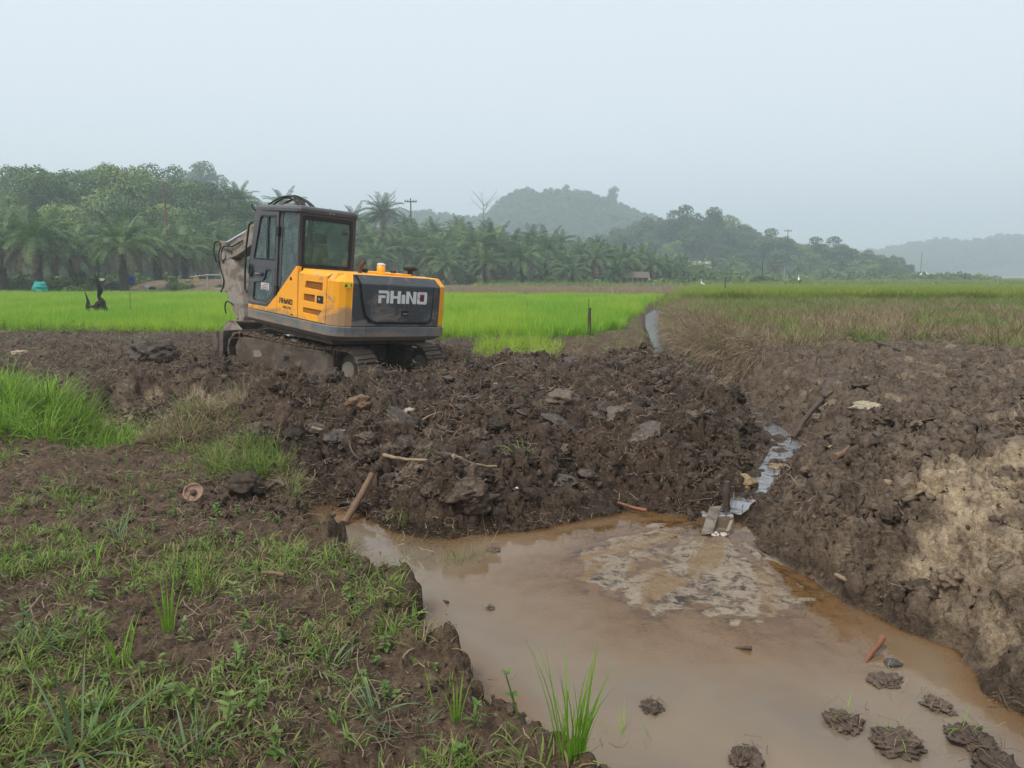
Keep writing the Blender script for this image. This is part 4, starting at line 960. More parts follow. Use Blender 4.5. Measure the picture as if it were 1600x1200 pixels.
big = [lump('clod', 180 + k, M_CLOD, 4, .34, .7) for k in range(8)]
x, y, z = region(2600, -5.5, 3.0, 4.9, 13.0, lambda x, y, z, M: (M['heap'] > .4) & (M['sp'] > .12) & (M['dd'] > .1) & (M['me'] < .3) & (rng.uniform(size=x.shape) < np.clip(.10 + .5 * fbm(x * .7 + 5, y * .7, 2, 175), .0, .5)))
s = .045 + .13 * rng.beta(1, 4, len(x)); P = np.stack([x, y, z + s * .12], 1)
scatter('earth_clods', big, P, rng.normal(0, .35, (len(x), 3)) + np.array([0, 0, 1]) * rng.uniform(0, 6.28, (len(x), 1)), s[:, None] * rng.uniform(.7, 1.4, (len(x), 3)), 'big dug-out lumps of wet earth on the churned ground', 'clods')
slab = [lump('slab', 280 + k, mat_clod('cut slab %d' % (k % 2), (.026, .018, .0125), (.054, .038, .027), (.105, .079, .060), .45, .42), 4, .20, .38) for k in range(5)]
x, y, z = region(420, -4.5, 2.7, 5.4, 12.0, lambda x, y, z, M: (M['heap'] > .6) & (M['sp'] > .35) & (M['dd'] > .25) & (M['me'] < .2) & (rng.uniform(size=x.shape) < .30))
s = .05 + .10 * rng.beta(1, 2.5, len(x))
scatter('mud_slabs', slab, np.stack([x, y, z + s * .10], 1), np.stack([rng.normal(.15, .35, len(x)), rng.normal(0, .35, len(x)), rng.uniform(0, 6.28, len(x))], 1), s[:, None] * rng.uniform(.7, 1.5, (len(x), 3)) * np.array([1, 1, .9]), 'smooth cut slabs of wet clay turned up in the churned ground', 'slabs')
bigr = [lump('clod', 190 + k, M_CLODR, 4, .34, .6) for k in range(5)]
x, y, z = region(1700, 1.9, 9, 3.0, 12.5, lambda x, y, z, M: (M['right'] > .5) & (M['sp'] > .10) & (M['dd'] > .1) & (rng.uniform(size=x.shape) < np.clip(.06 + .45 * fbm(x * .8 + 2, y * .8, 2, 177), .0, .45)))
s = .035 + .10 * rng.beta(1, 4.5, len(x)); P = np.stack([x, y, z + s * .05], 1)
scatter('bank_clods', bigr, P, rng.normal(0, .3, (len(x), 3)) + np.array([0, 0, 1]) * rng.uniform(0, 6.28, (len(x), 1)), s[:, None] * rng.uniform(.7, 1.4, (len(x), 3)), 'lumps of dug earth on the right-hand bank', 'clods')
# finer crumbs where the ground is close
for nm, ms, box, n, lab in [('bank_crumbs', clr, (1.6, 4.2, 2.7, 6.6), 9000, 'fine crumbs on the slope right above the pool'), ('earth_crumbs', cl, (-2.4, 2.3, 4.8, 8.5), 15000, 'fine crumbs on the front of the churned ground'), ('soil_crumbs', cl[:3] + clr, (-4.5, .8, 1.7, 5.5), 9000, 'fine crumbs on the bare patches of the near bank')]:
    x, y, z = region(n, *box, lambda x, y, z, M: (M['sp'] > .03) & (M['dd'] > .03) & (sd_poly(SAND, x, y) > .15) & (rng.uniform(size=x.shape) < np.clip(.35 + .7 * fbm(x * 1.5, y * 1.5, 2, 179), .05, .9)))
    s = (.004 + .020 * rng.beta(1, 5, len(x))) * np.clip(y / 4, .7, 1.6)
    scatter(nm, ms, np.stack([x, y, z + .008 + s * .2], 1), rng.uniform(0, 6.28, (len(x), 3)), s, lab, 'crumbs')
x, y, z = region(14000, -17, -3.0, 9.2, 21, lambda x, y, z, M: (M['heap'] < .6) & (rng.uniform(size=x.shape) < np.clip(.30 + .6 * fbm(x * .8, y * .8, 2, 181), .03, .9)))
s = .014 + .04 * rng.beta(1, 6, len(x)); scatter('earth_clods', cl, np.stack([x, y, z + s * .1], 1), rng.uniform(0, 6.28, (len(x), 3)) * np.array([.25, .25, 1]), s, 'dark clods on the flat ground left of the machine', 'clods')
# straw and roots
st = [straw('straw', 7, .085, .0028, 200 + k, M_STRAW, .06) for k in range(6)]
x, y, z = region(40000, -6.5, 9, 1.6, 15, lambda x, y, z, M: (M['sp'] > .0) & (M['fan'] < .2) & (M['dd'] > .0) & (rng.uniform(size=x.shape) < np.where(M['right'] > .5, .22, np.where(M['heap'] > .5, .95, .85)) * np.clip(.25 + 1.5 * fbm(x * 1.3, y * 1.3, 2, 205), .1, 1)))
scatter('straw_litter', st, np.stack([x, y, z + .004], 1), rots(len(x), .35), rng.uniform(.4, 1.25, len(x)) * (1 + .09 * y), 'dead straw and roots littering the bare ground', 'straw')

x, y, z = region(9000, -17, -2.5, 8.5, 21.5, lambda x, y, z, M: (M['heap'] < .7) & (rng.uniform(size=x.shape) < np.clip(.45 + fbm(x * .7, y * .7, 2, 207), .1, 1)))
scatter('straw_litter', st, np.stack([x, y, z + .006], 1), rots(len(x), .4), rng.uniform(1.0, 3.0, len(x)), 'dead straw on the flat ground left of the machine', 'straw')
# low grass and small herbs on the near left bank
tg = [tuft('short_grass', 9, .075, .045, .005, .55, .9, M_GRASS, 300 + k) for k in range(5)] + [tuft('short_grass', 8, .06, .05, .004, .8, .8, M_MIXG, 310 + k) for k in range(3)]
def cover(x, y): return fbm(x * .9 + 4, y * .9, 3, 321) + .5 * fbm(x * 3, y * 3, 2, 322)
x, y, z = region(34000, -5.2, 1.3, 1.4, 8.2, lambda x, y, z, M: (M['heap'] < .4) & (M['right'] < .2) & (M['sp'] > .10) & (M['pit'] < .3) & (rng.uniform(size=x.shape) < np.clip(.06 + 1.75 * cover(x, y) + .30 * ss(3.6, 2.2, y) - .1 * ss(.5, .1, M['sp']), .02, .9) * np.clip(4.0 / y, .35, 1)))
scatter('short_grass', tg, np.stack([x, y, z], 1), rots(len(x), .15), rng.uniform(.5, 1.5, len(x)), 'patches of short grass on the near bank', 'grass')
hb = [weed('herb', 330 + k, M_HERB, .035 + .015 * (k % 3), 3, .04, .016) for k in range(5)]
x, y, z = region(4200, -5.2, 1.0, 1.5, 8.0, lambda x, y, z, M: (M['heap'] < .4) & (M['right'] < .2) & (M['sp'] > .12) & (M['pit'] < .3) & (rng.uniform(size=x.shape) < np.clip(.04 + .5 * cover(x * 1.3 + 9, y * 1.3), .008, .5)))
scatter('ground_herbs', hb, np.stack([x, y, z], 1), rots(len(x), .15), rng.uniform(.5, 1.35, len(x)), 'small green herbs sprouting between the grass', 'herbs')
x, y, z = region(9000, -16, 3, 5.2, 21, lambda x, y, z, M: (M['right'] < .3) & (M['sp'] > .15) & (M['me'] < .2) & (rng.uniform(size=x.shape) < np.where(y > 13.2, .5, .05) * np.clip(fbm(x * .8, y * .8, 2, 341) + .45, 0, 1)))
scatter('sparse_grass', tg, np.stack([x, y, z], 1), rots(len(x), .2), rng.uniform(.8, 2.2, len(x)), 'sparse grass coming up through the mud', 'grass')

# clumps at the left and along the edge of the churned ground
lg = [tuft('long_grass', 16, .40, .09, .008, .28, .9, M_GRASS, 350 + k, 4) for k in range(4)]; lb = [tuft('long_grass', 14, .36, .09, .007, .3, .9, M_GRASSB, 356 + k, 4) for k in range(3)]
ld = [tuft('dead_grass', 16, .32, .09, .006, .7, 1.5, M_DRY, 360 + k, 4) for k in range(4)]; lm = [tuft('half_dead_grass', 14, .28, .08, .006, .6, 1.2, M_MIXG, 366 + k, 4) for k in range(3)]
def blob(n, px, py, rx, ry, z0=.1):
    cx, cy = U(px, py, z0); a = rng.uniform(0, 6.28, n); r = np.sqrt(rng.uniform(0, 1, n)); x = cx + np.cos(a)*r*rx; y = cy + np.sin(a)*r*ry
    return np.stack([x, y, ground_z(x, y) - .01], 1)
P = blob(420, 40, 655, 1.15, .85)
scatter('tall_grass', lg[:2] + lb, P, rots(len(P), .2), rng.uniform(.75, 1.25, len(P)), 'big bright green clump of long grass at the left edge', 'grass')
P = np.vstack([blob(150, 285, 672, .40, .36), blob(80, 330, 650, .4, .5), blob(40, 380, 632, .4, .4)])
scatter('tussock_grass', lm + ld + ld + lg[:1], P, rots(len(P), .3), rng.uniform(.6, 1.0, len(P)), 'matted half dead tussock on a lump in front of the tracks', 'tussock')
P = np.vstack([blob(100, 395, 722, .36, .24)]); scatter('tussock_grass', lg + lm[:2] + ld, P, rots(len(P), .3), rng.uniform(.45, .8, len(P)), 'green and brown tussock beside the bare near bank', 'tussock')
P = np.vstack([blob(120, 520, 778, .34, .22, 0), blob(50, 600, 785, .18, .14, 0), blob(30, 480, 765, .2, .2, 0)])
P = P[P[:, 2] > WZ + .02]; scatter('tussock_grass', lg + ld + lm, P, rots(len(P), .35), rng.uniform(.4, .75, len(P)), 'dark green tussock at the head of the muddy inlet', 'tussock')
P = np.vstack([blob(60, 690, 790, .40, .3), blob(30, 730, 850, .12, .08, -.1)]); scatter('tussock_grass', ld + lm + lg[:1], P, rots(len(P), .45), rng.uniform(.3, .6, len(P)), 'withered tussock on the big sod above the pool', 'tussock')

# rice fields
rt = [tuft('rice', 13, .36, .075, .010, .12, .35, M_RICE, 400 + k, 3, .25) for k in range(5)]
def field(poly, dens, n, edge=.5):
    pl = np.array(poly); x0, y0 = pl.min(0); x1, y1 = pl.max(0); x = rng.uniform(x0, x1, n); y = rng.uniform(y0, y1, n)
    k = (sd_poly(poly, x, y) + edge * fbm(x * .8, y * .8, 2, 411) < 0) & (np.abs(x) < y * .80 + 3) & (rng.uniform(size=n) < np.clip(32 / y, .45, 1) * dens); x = x[k]; y = y[k]
    return x, y, ground_z(x, y)
x, y, z = field(RICE, 1.0, 150000)
M_RICE_B = mat_blade('lusher rice', [(.18, .36, .025), (.25, .45, .04), (.33, .53, .07)], .40, .5)
rb_ = [tuft('rice', 13, .38, .075, .010, .14, .40, M_RICE_B, 412 + k, 3, .3) for k in range(5)]
lush = fbm(x * .16, y * .10, 3, 425) + .5 * rng.normal(0, .35, len(x)) > .08; sc = rng.uniform(.75, 1.2, len(x)) * (1 + .22 * fbm(x * .3, y * .3, 2, 421))
scatter('rice', rt, np.stack([x, y, z - .01], 1)[~lush], rots((~lush).sum(), .10), sc[~lush], 'bright green young rice filling the paddy behind the machine', 'rice')
scatter('rice', rb_, np.stack([x, y, z - .01], 1)[lush], rots(lush.sum(), .10), sc[lush], 'lusher darker drifts within the bright paddy', 'rice')
x, y, z = field(RICE, 1.0, 9000); e = sd_poly(RICE, x, y) > -1.6; x, y, z = x[e], y[e], z[e]
ry = [tuft('rice', 10, .30, .07, .009, .2, .5, M_RICE_Y, 408 + k, 3, .3) for k in range(3)]
scatter('rice', ry, np.stack([x, y, z - .01], 1), rots(len(x), .15), rng.uniform(.5, .95, len(x)), 'yellowing rice along the border of the paddy', 'rice')
x, y, z = field(RICE2, 1.0, 320, .25)
scatter('rice', rt, np.stack([x, y, z - .01], 1), rots(len(x), .15), rng.uniform(.6, .9, len(x)), 'small stray patch of rice in front of the paddy edge', 'rice')
# dry meadow on the right, with the hanging edge over the ditch
md = [tuft('meadow_grass', 12, .30, .10, .009, .45, .9, M_DRY, 430 + k, 3) for k in range(4)] + [tuft('meadow_grass', 12, .30, .10, .009, .35, .7, M_MIXG, 436 + k, 3) for k in range(3)]
mgn = [tuft('meadow_grass', 12, .32, .10, .009, .3, .7, M_GRASS, 440 + k, 3) for k in range(3)]
x = rng.uniform(2.5, 48, 90000); y = rng.uniform(10.5, 58, 90000); z, M = land(x, y)
edge = 12.6 + 2.4 * fbm(x * .6, y * .35, 3, 451) - 1.2 * ss(6, 10, x) + 2.5 * np.exp(-((x - 6.0) / 1.6)**2)
k = (M['right'] > .25) & (x < y * .80 + 1.5) & (y > edge) & (rng.uniform(size=x.shape) < np.clip(22 / y, .3, 1))
x, y, z = x[k], y[k], z[k]
gm = fbm(x * .28, y * .20, 3, 452) + .6 * fbm(x * 1.2, y * .9, 2, 453) + .5 * ss(22, 34, y) - .04 > .24
scatter('meadow_grass', md, np.stack([x, y, z - .01], 1)[~gm], rots((~gm).sum(), .2), rng.uniform(.6, 1.25, (~gm).sum()), 'dry brownish grass covering the right-hand plot', 'grass')
scatter('meadow_grass', mgn + md[-2:], np.stack([x, y, z - .01], 1)[gm], rots(gm.sum(), .15), rng.uniform(.7, 1.25, gm.sum()), 'green grass patches within the dry right-hand plot', 'grass')
hg = [tuft('hanging_grass', 14, .42, .08, .007, 1.3, 1.4, M_DRY, 460 + k, 4) for k in range(4)]
t = rng.uniform(5.2, 10.5, 2600); off = rng.uniform(.16, .75, 2600); D = np.array(DITCH)
x = np.interp(t, range(len(D)), D[:, 0]); y = np.interp(t, range(len(D)), D[:, 1]); x = x + off + np.interp(t, range(len(D)), D[:, 2]) * .8; k = y > 11.2; x, y = x[k], y[k]
scatter('hanging_grass', hg, np.stack([x, y, ground_z(x, y) + .01], 1), np.stack([rng.normal(0, .25, len(x)), rng.normal(-.35, .25, len(x)), rng.normal(math.pi, .9, len(x))], 1), rng.uniform(.6, 1.15, len(x)), 'dead grass hanging over the right side of the ditch', 'grass')
x, y, z = region(1500, 1.6, 4.2, 13.4, 34, lambda x, y, z, M: (M['right'] < .2) & (M['dd'] > .03) & (M['dd'] < .9) & (rng.uniform(size=x.shape) < .7))
scatter('ditch_grass', lm + lb[:1], np.stack([x, y, z], 1), rots(len(x), .3), rng.uniform(.25, .6, len(x)), 'low green and yellow grass on the strip left of the ditch', 'grass')
# far plots: ripening rice right, stubble in the middle, rough grass beyond
ft = [tuft('far_rice', 16, .5, .22, .03, .2, .4, M_RICE_Y, 470 + k, 2) for k in range(4)]; fd = [tuft('stubble', 14, .45, .25, .03, .35, .5, M_DRY, 476 + k, 2) for k in range(3)]; fg = [tuft('rough_grass', 16, .7, .35, .05, .35, .6, M_GRASS, 480 + k, 2) for k in range(3)]
n = 60000; y = 36 + 64 * rng.uniform(0, 1, n)**1.4; x = rng.uniform(.24, .80, n) * y + rng.normal(0, 1.0, n); z = np.where(y < 60, land(x, y, False)[0], .06)
k = (rng.uniform(size=n) < .8) & (y > 37 + 3 * fbm(x * .2, y * .1, 2, 481)); scatter('ripening_rice', ft, np.stack([x, y, z - .02], 1)[k], rots(k.sum(), .1), rng.uniform(.8, 1.2, k.sum()), 'yellowish green rice far out on the right', 'rice')
n = 26000; y = rng.uniform(57, 112, n); x = rng.uniform(-.28, .30, n) * y; k = x > -16 - .12 * (y - 57)
scatter('stubble', fd, np.stack([x, y, np.full(n, .03)], 1)[k], rots(k.sum(), .1), rng.uniform(.6, 1.1, k.sum()), 'strip of brown stubble between the paddy and the palms', 'stubble')
n = 30000; y = rng.uniform(100, 300, n)**1.0; x = rng.uniform(-.05, .85, n) * y; k = (x > 8 + .0 * y) | (y < 128)
scatter('rough_grass', fg, np.stack([x, y, np.full(n, .0)], 1)[k], rots(k.sum(), .1), rng.uniform(.7, 1.5, k.sum()), 'rough green grass on the far plain', 'grass')
# ------------------------------------------------------------------ hills, woods, palms
def mat_leaf(name, cols, tr=.12, rough=.6):
    return mat_blade(name, cols, tr, rough)
M_LEAF = mat_leaf('broad leaves', [(.036, .074, .024), (.090, .150, .042), (.185, .260, .070)])
M_LEAF2 = mat_leaf('lighter leaves', [(.055, .105, .032), (.135, .205, .055), (.235, .31, .085)])
M_LEAFD = mat_leaf('far leaves', [(.035, .068, .026), (.060, .100, .034), (.095, .145, .048)])
M_PALM = mat_leaf('palm leaflets', [(.036, .078, .030), (.095, .165, .055), (.21, .29, .10)], .2, .42)
M_PALMB = mat_leaf('old palm leaflets', [(.10, .075, .048), (.16, .125, .082), (.22, .18, .13)], .1, .8)
M_BARK = mat_simple('bark', (.105, .085, .068), .9, .2, 0, .35, 3, None, 0, .5)
M_PTRUNK = mat_simple('palm trunk', (.055, .045, .036), .95, .2, 0, .45, 4, None, 0, .8)
M_FLOOR = mat_simple('forest floor', (.045, .060, .024), .95, .1, 0, .35, .15, None, 0, .3)
M_PALEWOOD = mat_simple('bleached wood', (.34, .30, .26), .9, .2, 0, .25, 6, None, 0, .3)
M_DARKWOOD = mat_simple('dark weathered wood', (.085, .065, .052), .9, .2, 0, .35, 8, None, 0, .4)

def leaf_cloud(seed, R, nl, n, size, lo=-.25):
    """leaf faces on the shells of many uneven lobes"""
    r = np.random.default_rng(seed); R = np.array(R); C = []
    while len(C) < nl:
        p = r.uniform(-1, 1, 3)
        if np.linalg.norm(p) < .82 and p[2] > lo - .35: C.append(p * R)
    C = np.array(C); rad = r.uniform(.26, .52, nl) * R.mean() * (1.15 - .25 * (C[:, 2] / R[2]))
    k = r.choice(nl, n, p=rad**2 / (rad**2).sum()); d = r.normal(0, 1, (n, 3)); d[:, 2] += .35; d /= np.linalg.norm(d, axis=1)[:, None]
    pos = C[k] + d * (rad[k] * r.uniform(.55, 1.10, n)**.7)[:, None] * np.array([1, 1, .82])
    nrm = d + r.normal(0, .32, (n, 3)); nrm /= np.linalg.norm(nrm, axis=1)[:, None]
    u = np.cross(nrm, r.normal(0, 1, (n, 3))); u /= np.linalg.norm(u, axis=1)[:, None]; v = np.cross(nrm, u)
    s = size * r.uniform(.55, 1.35, n)[:, None]
    V = np.stack([pos - u*s*.9, pos - v*s*.5 + u*s*.05, pos + u*s*.9, pos + v*s*.5 + u*s*.05], 1).reshape(-1, 3)
    return V, np.arange(4*n).reshape(n, 4), C, rad

def tree_kind(seed, h, R, nl, n, size, mat, clear=.35):
    """trunk with limbs reaching into the crown, and the crown: two meshes shared by all trees of that look"""
    V, Q, C, rad = leaf_cloud(seed, R, nl, n, size); top = h - R[2] * .95
    cm = mesh_np('crown', V + np.array([0, 0, top]), Q, None, mat)
    r = np.random.default_rng(seed); mb = MB(); b = h * .022 + .08; lean = r.normal(0, .03, 2) * h
    pts = [(lean[0]*t*t, lean[1]*t*t, -.6 + (top + R[2]*.3 + .6) * t) for t in np.linspace(0, 1, 7)]
    mb.tube(pts, [b * (1.25 - t) for t in np.linspace(0, 1, 7)], 8)
    for i in r.choice(nl, min(nl, 7), replace=False):
        s = r.uniform(.45, .8); p0 = Vector((lean[0]*s*s, lean[1]*s*s, (top + R[2]*.3) * s)); p1 = Vector(C[i]) + Vector((0, 0, top))
        mid = p0.lerp(p1, .5) + Vector((0, 0, -.06 * h)); mb.tube([p0, mid, p1], [b * .45, b * .3, b * .10], 6)
    return mb.mesh('trunk', M_BARK), cm

def plant_tree(kind, name, x, y, z, s, rz, label, group, cat='tree', sxy=1.0):
    o = empty(name, (x, y, z), rz); o.scale = (s * sxy, s * sxy, s); tag(o, label, cat, group)
    link('trunk', kind[0], o); link('crown', kind[1], o); return o

def gauss_hill(name, cx, cy, bumps, x0, x1, y0, y1, step):
    xs = np.arange(x0, x1 + 1, step); ys = np.arange(y0, y1 + 1, step); X, Y = np.meshgrid(xs, ys); Z = hz(bumps, X, Y)
    I = np.arange(X.size).reshape(X.shape); q = np.stack([I[:-1, :-1], I[:-1, 1:], I[1:, 1:], I[1:, :-1]], -1).reshape(-1, 4)
    me = mesh_np(name, np.stack([X, Y, Z - .6], -1).reshape(-1, 3), q, None, M_FLOOR, True); o = link(name, me); tag(o, kind='structure'); return o
def hz(bumps, X, Y):
    Z = np.zeros(np.shape(X))
    for (a, b, h, sx, sy) in bumps: Z = Z + h * np.exp(-((X - a) / sx)**2 - ((Y - b) / sy)**2)
    return Z * (1 + .10 * fbm(np.asarray(X, float) * .02, np.asarray(Y, float) * .02, 3, 5))

# far hill in the middle, the lower ridge to its left, the wooded slope on the right, the last ridge
HILL = [(at(860, 620), 640, 27, 50, 90), (at(955, 620), 630, 25, 55, 80), (at(700, 620), 650, 30, 130, 90), (at(520, 620), 640, 24, 110, 90), (at(1060, 600), 610, 14, 70, 70), (at(800, 620), 635, 10, 22, 60)]
SLOPE = [(at(1050, 330), 350, 11, 42, 60), (at(1130, 330), 340, 6, 40, 50), (at(1230, 330), 345, 3.5, 45, 40), (at(960, 330), 360, 5, 35, 60)]
RIDGE = [(at(1660, 900), 930, 36, 170, 120), (at(1480, 900), 920, 12, 120, 90), (at(1350, 1000), 1010, 14, 130, 80)]
LHILL = [(at(150, 170), 200, 11, 70, 45), (at(330, 230), 260, 15, 50, 50), (at(-60, 150), 180, 10, 50, 45)]
BELT = [(at(640, 150), 185, 6.0, 50, 36), (at(860, 150), 190, 3.5, 50, 32), (at(480, 150), 185, 6.5, 40, 36)]
gauss_hill('hill', 0, 0, HILL, at(380, 620), at(1220, 620), 480, 800, 12)
gauss_hill('slope', 0, 0, SLOPE, at(820, 330), at(1420, 330), 230, 480, 9)
gauss_hill('ridge', 0, 0, RIDGE, at(1230, 900), at(1900, 900), 760, 1130, 20)
gauss_hill('left_hill', 0, 0, LHILL, -150, -25, 100, 350, 7)
gauss_hill('palm_slope', 0, 0, BELT, -85, 70, 125, 262, 6)

far_kinds = [mesh_np('far_crown', *(lambda q: (q[0] + np.array([0, 0, 6.0]), q[1]))(leaf_cloud(500 + k, (4.2, 4.2, 4.6), 10, 900, .58)[:2]), None, M_LEAFD) for k in range(5)]
def wood(name, bumps, n, x0, x1, y0, y1, smin, smax, label, lim=2.0):
    x = rng.uniform(x0, x1, n); y = rng.uniform(y0, y1, n); z = hz(bumps, x, y); k = z > lim; x, y, z = x[k], y[k], z[k]
    scatter(name, far_kinds, np.stack([x, y, z - 1.5], 1), rots(len(x), .05), rng.uniform(smin, smax, len(x)), label, 'wood')
wood('far_wood', HILL, 3600, at(380, 620), at(1220, 620), 520, 720, .7, 1.45, 'hazy blue wood covering the far hill')
wood('far_wood', RIDGE, 2200, at(1230, 900), at(1900, 900), 820, 1060, .8, 1.5, 'pale hazy wood on the last ridge at the right')
wood('slope_wood', SLOPE, 560, at(880, 330), at(1400, 330), 300, 420, .65, 1.05, 'dense wood filling the slope right of the palms', 1.2)

K = [tree_kind(520 + k, 15, (5.2, 5.2, 5.0), 17, 8000, .25, [M_LEAF, M_LEAF2][k % 2]) for k in range(4)]
KT = [tree_kind(530 + k, 22, (4.4, 4.4, 6.0), 12, 3500, .36, M_LEAF, .5) for k in range(2)]
KR = [tree_kind(536 + k, 15, (4.8, 4.8, 5.2), 13, 3400, .38, [M_LEAFD, M_LEAF][k % 2]) for k in range(4)]
TREES = []
# big trees behind the left palms: (column, distance, crown top row)
LT = [(-30,135,285),(12,150,275),(60,140,268),(100,128,268),(140,150,278),(172,140,262),(205,132,266),(240,138,270),(278,150,264),(308,142,282),(345,150,292),(375,160,300),(30,110,308),(125,112,318),(225,112,318),(262,118,322),(330,118,330),(-60,120,290),(400,135,318),(160,175,272)]
for k, (px, Y, top) in enumerate(LT):
    x = at(px, Y); z0 = float(hz(LHILL, np.array([x]), np.array([float(Y)]))[0]) - .5; H = CAM_H + (432 - top) / FPX * Y - z0; kd = K[k % 4]
    s = H / 15.0
    lab = ['broad green tree in the dense row behind the left palms', 'big roundish tree towering over the palms at the left'][1 if top < 275 else 0]
    TREES.append(plant_tree(kd, 'broadleaf_tree', x, Y, z0, s, k * 1.7, lab, 'tall trees behind the left palms' if top < 275 else 'trees filling the gap behind the left palms', sxy=min(1.1, .70 + 4.2 / H)))
x = at(332, 300); z0 = float(hz(LHILL, np.array([x]), np.array([300.]))[0]) - .5; H = CAM_H + (432 - 256) / FPX * 300 - z0
plant_tree(KT[0], 'emergent_tree', x, 300, z0, H / 22, .5, 'pale hazy giant tree standing above the left woods', None)
# trees on the right slope, in front of the wood
RT = [(965,300,360),(1000,310,345),(1035,305,332),(1070,300,328),(1098,295,330),(1128,300,342),(1160,295,352),(1190,290,362),(1215,285,372),(1238,280,384),(1262,285,372),(1288,280,374),(1312,285,386),(1338,280,394),(1362,275,402),(1388,272,408),(1405,270,414),(1075,275,360),(1120,270,372),(1165,265,384),(1210,262,392),(1255,258,396),(1300,255,400),(1345,262,408),(1010,280,372),(1045,270,380)]
for k, (px, Y, top) in enumerate(RT):
    x = at(px, Y); z0 = float(hz(SLOPE, np.array([x]), np.array([float(Y)]))[0]) - .5; H = max(5., CAM_H + (432 - top) / FPX * Y - z0)
    TREES.append(plant_tree(KR[k % 4], 'broadleaf_tree', x, Y, z0, H / 15.0, k * 2.1, 'hazy tree at the front of the wooded slope on the right' if k >= 17 else 'hazy tree along the skyline of the wooded slope on the right', 'front trees of the right slope' if k >= 17 else 'skyline trees of the right slope', sxy=min(1.5, .8 + 5.5 / H)))
for px, Y, top, sc in [(952,620,284,1), (882,640,284,1.1), (1506,880,372,1.2), (1378,980,378,1.2), (850,650,292,1)]:
    x = at(px, Y); zt = float(hz(HILL if Y < 800 else RIDGE, np.array([x]), np.array([float(Y)]))[0]) - 1; H = max(16., CAM_H + (432 - top) / FPX * Y - zt)
    plant_tree(KT[1], 'emergent_tree', x, Y, zt, H / 22 * .8, px * .1, {952: 'lone crown on the right shoulder of the far hill', 882: 'tree tuft on the very top of the far hill', 1506: 'round lone tree standing up from the last ridge', 1378: 'faint tall tree at the low end of the last ridge', 850: 'crown on the left shoulder of the far hill'}[px], None)

ORD = 'first second third fourth fifth sixth seventh eighth ninth tenth eleventh twelfth thirteenth fourteenth fifteenth sixteenth seventeenth eighteenth nineteenth twentieth twenty-first twenty-second twenty-third twenty-fourth'.split()
def ordinal(things):
    """things of one look in a row: told apart by their place counted from the left"""
    by = {}
    for o in things: by.setdefault(o['label'], []).append(o)
    for lab, os_ in by.items():
        if len(os_) < 2 or len(os_) > 24: continue
        os_.sort(key=lambda o: o.location.x / o.location.y)
        for k, o in enumerate(os_): o['label'] = '%s, %s from the left' % (lab, ORD[k])
# ---- oil palms
def frond(seed, L, a0, bend, mat, nleaf=24, hang=.5):
    r = np.random.default_rng(seed); V = []; Q = []; n = 14; P = [np.zeros(3)]; a = a0
    for k in range(n): a = a0 - bend * ((k + 1) / n)**1.3; P.append(P[-1] + np.array([np.cos(a), 0, np.sin(a)]) * L / n)
    P = np.array(P); w = .07
    for k in range(n + 1):
        ww = w * (1 - .85 * k / n); V += [P[k] + np.array([0, -ww, 0]), P[k] + np.array([0, ww, .02])]
    for k in range(n): Q.append((2*k, 2*k+1, 2*k+3, 2*k+2))
    for i in range(nleaf):
        t = .14 + .86 * (i + r.uniform(-.3, .3)) / (nleaf - 1); t = min(max(t, .1), 1); f = t * n; k = min(int(f), n - 1); p = P[k] + (P[k+1] - P[k]) * (f - k); d = P[k+1] - P[k]; d /= np.linalg.norm(d)
        ll = L * .23 * (np.sin(np.pi * (.12 + .82 * t))**.6) * r.uniform(.85, 1.15)
        for s in (-1, 1):
            b = len(V); out = np.array([d[0]*.55, s, d[2]*.55 + .25 * r.normal(0, .5) + .12]); out /= np.linalg.norm(out); ww = .030 * r.uniform(.8, 1.3); q1 = p + out * ll * .55; q2 = q1 + (out * (1 - hang) + np.array([0, 0, -hang * 1.1])) * ll * .5
            V += [p - d*ww*.6, p + d*ww*.6, q1 + d*ww, q1 - d*ww, q2]; Q += [(b, b+1, b+2, b+3), (b+3, b+2, b+4, b+4)]
    Q = np.array(Q); tri = Q[Q[:, 2] == Q[:, 3]][:, :3]; qd = Q[Q[:, 2] != Q[:, 3]]
    return mesh_np('frond', V, qd, tri, mat), np.array(V), qd, tri
FK = [frond(600 + k, [4.3, 4.8, 5.0, 4.9, 4.6, 4.0][k], math.radians([82, 62, 42, 22, 2, -30][k]), math.radians([40, 70, 80, 78, 75, 55][k]), M_PALM if k < 5 else M_PALMB, 44, [.45, .55, .65, .7, .75, .85][k]) for k in range(6)]
FK += [frond(610, 4.6, math.radians(-12), math.radians(70), M_PALMB, 44, .85)]
def frond_layout(seed, brown=.5):
    r = np.random.default_rng(seed); out = []; az = r.uniform(0, 6)
    for k, m in enumerate([5, 8, 10, 10, 8, 5]):
        for i in range(m):
            az += 2.3998; kk = k
            if k == 4 and r.uniform() < brown * .6: kk = 6
            if k == 5 and r.uniform() > brown + .3: continue
            out.append((kk, az + r.normal(0, .15), r.uniform(.85, 1.12), r.normal(0, .08)))
    return out
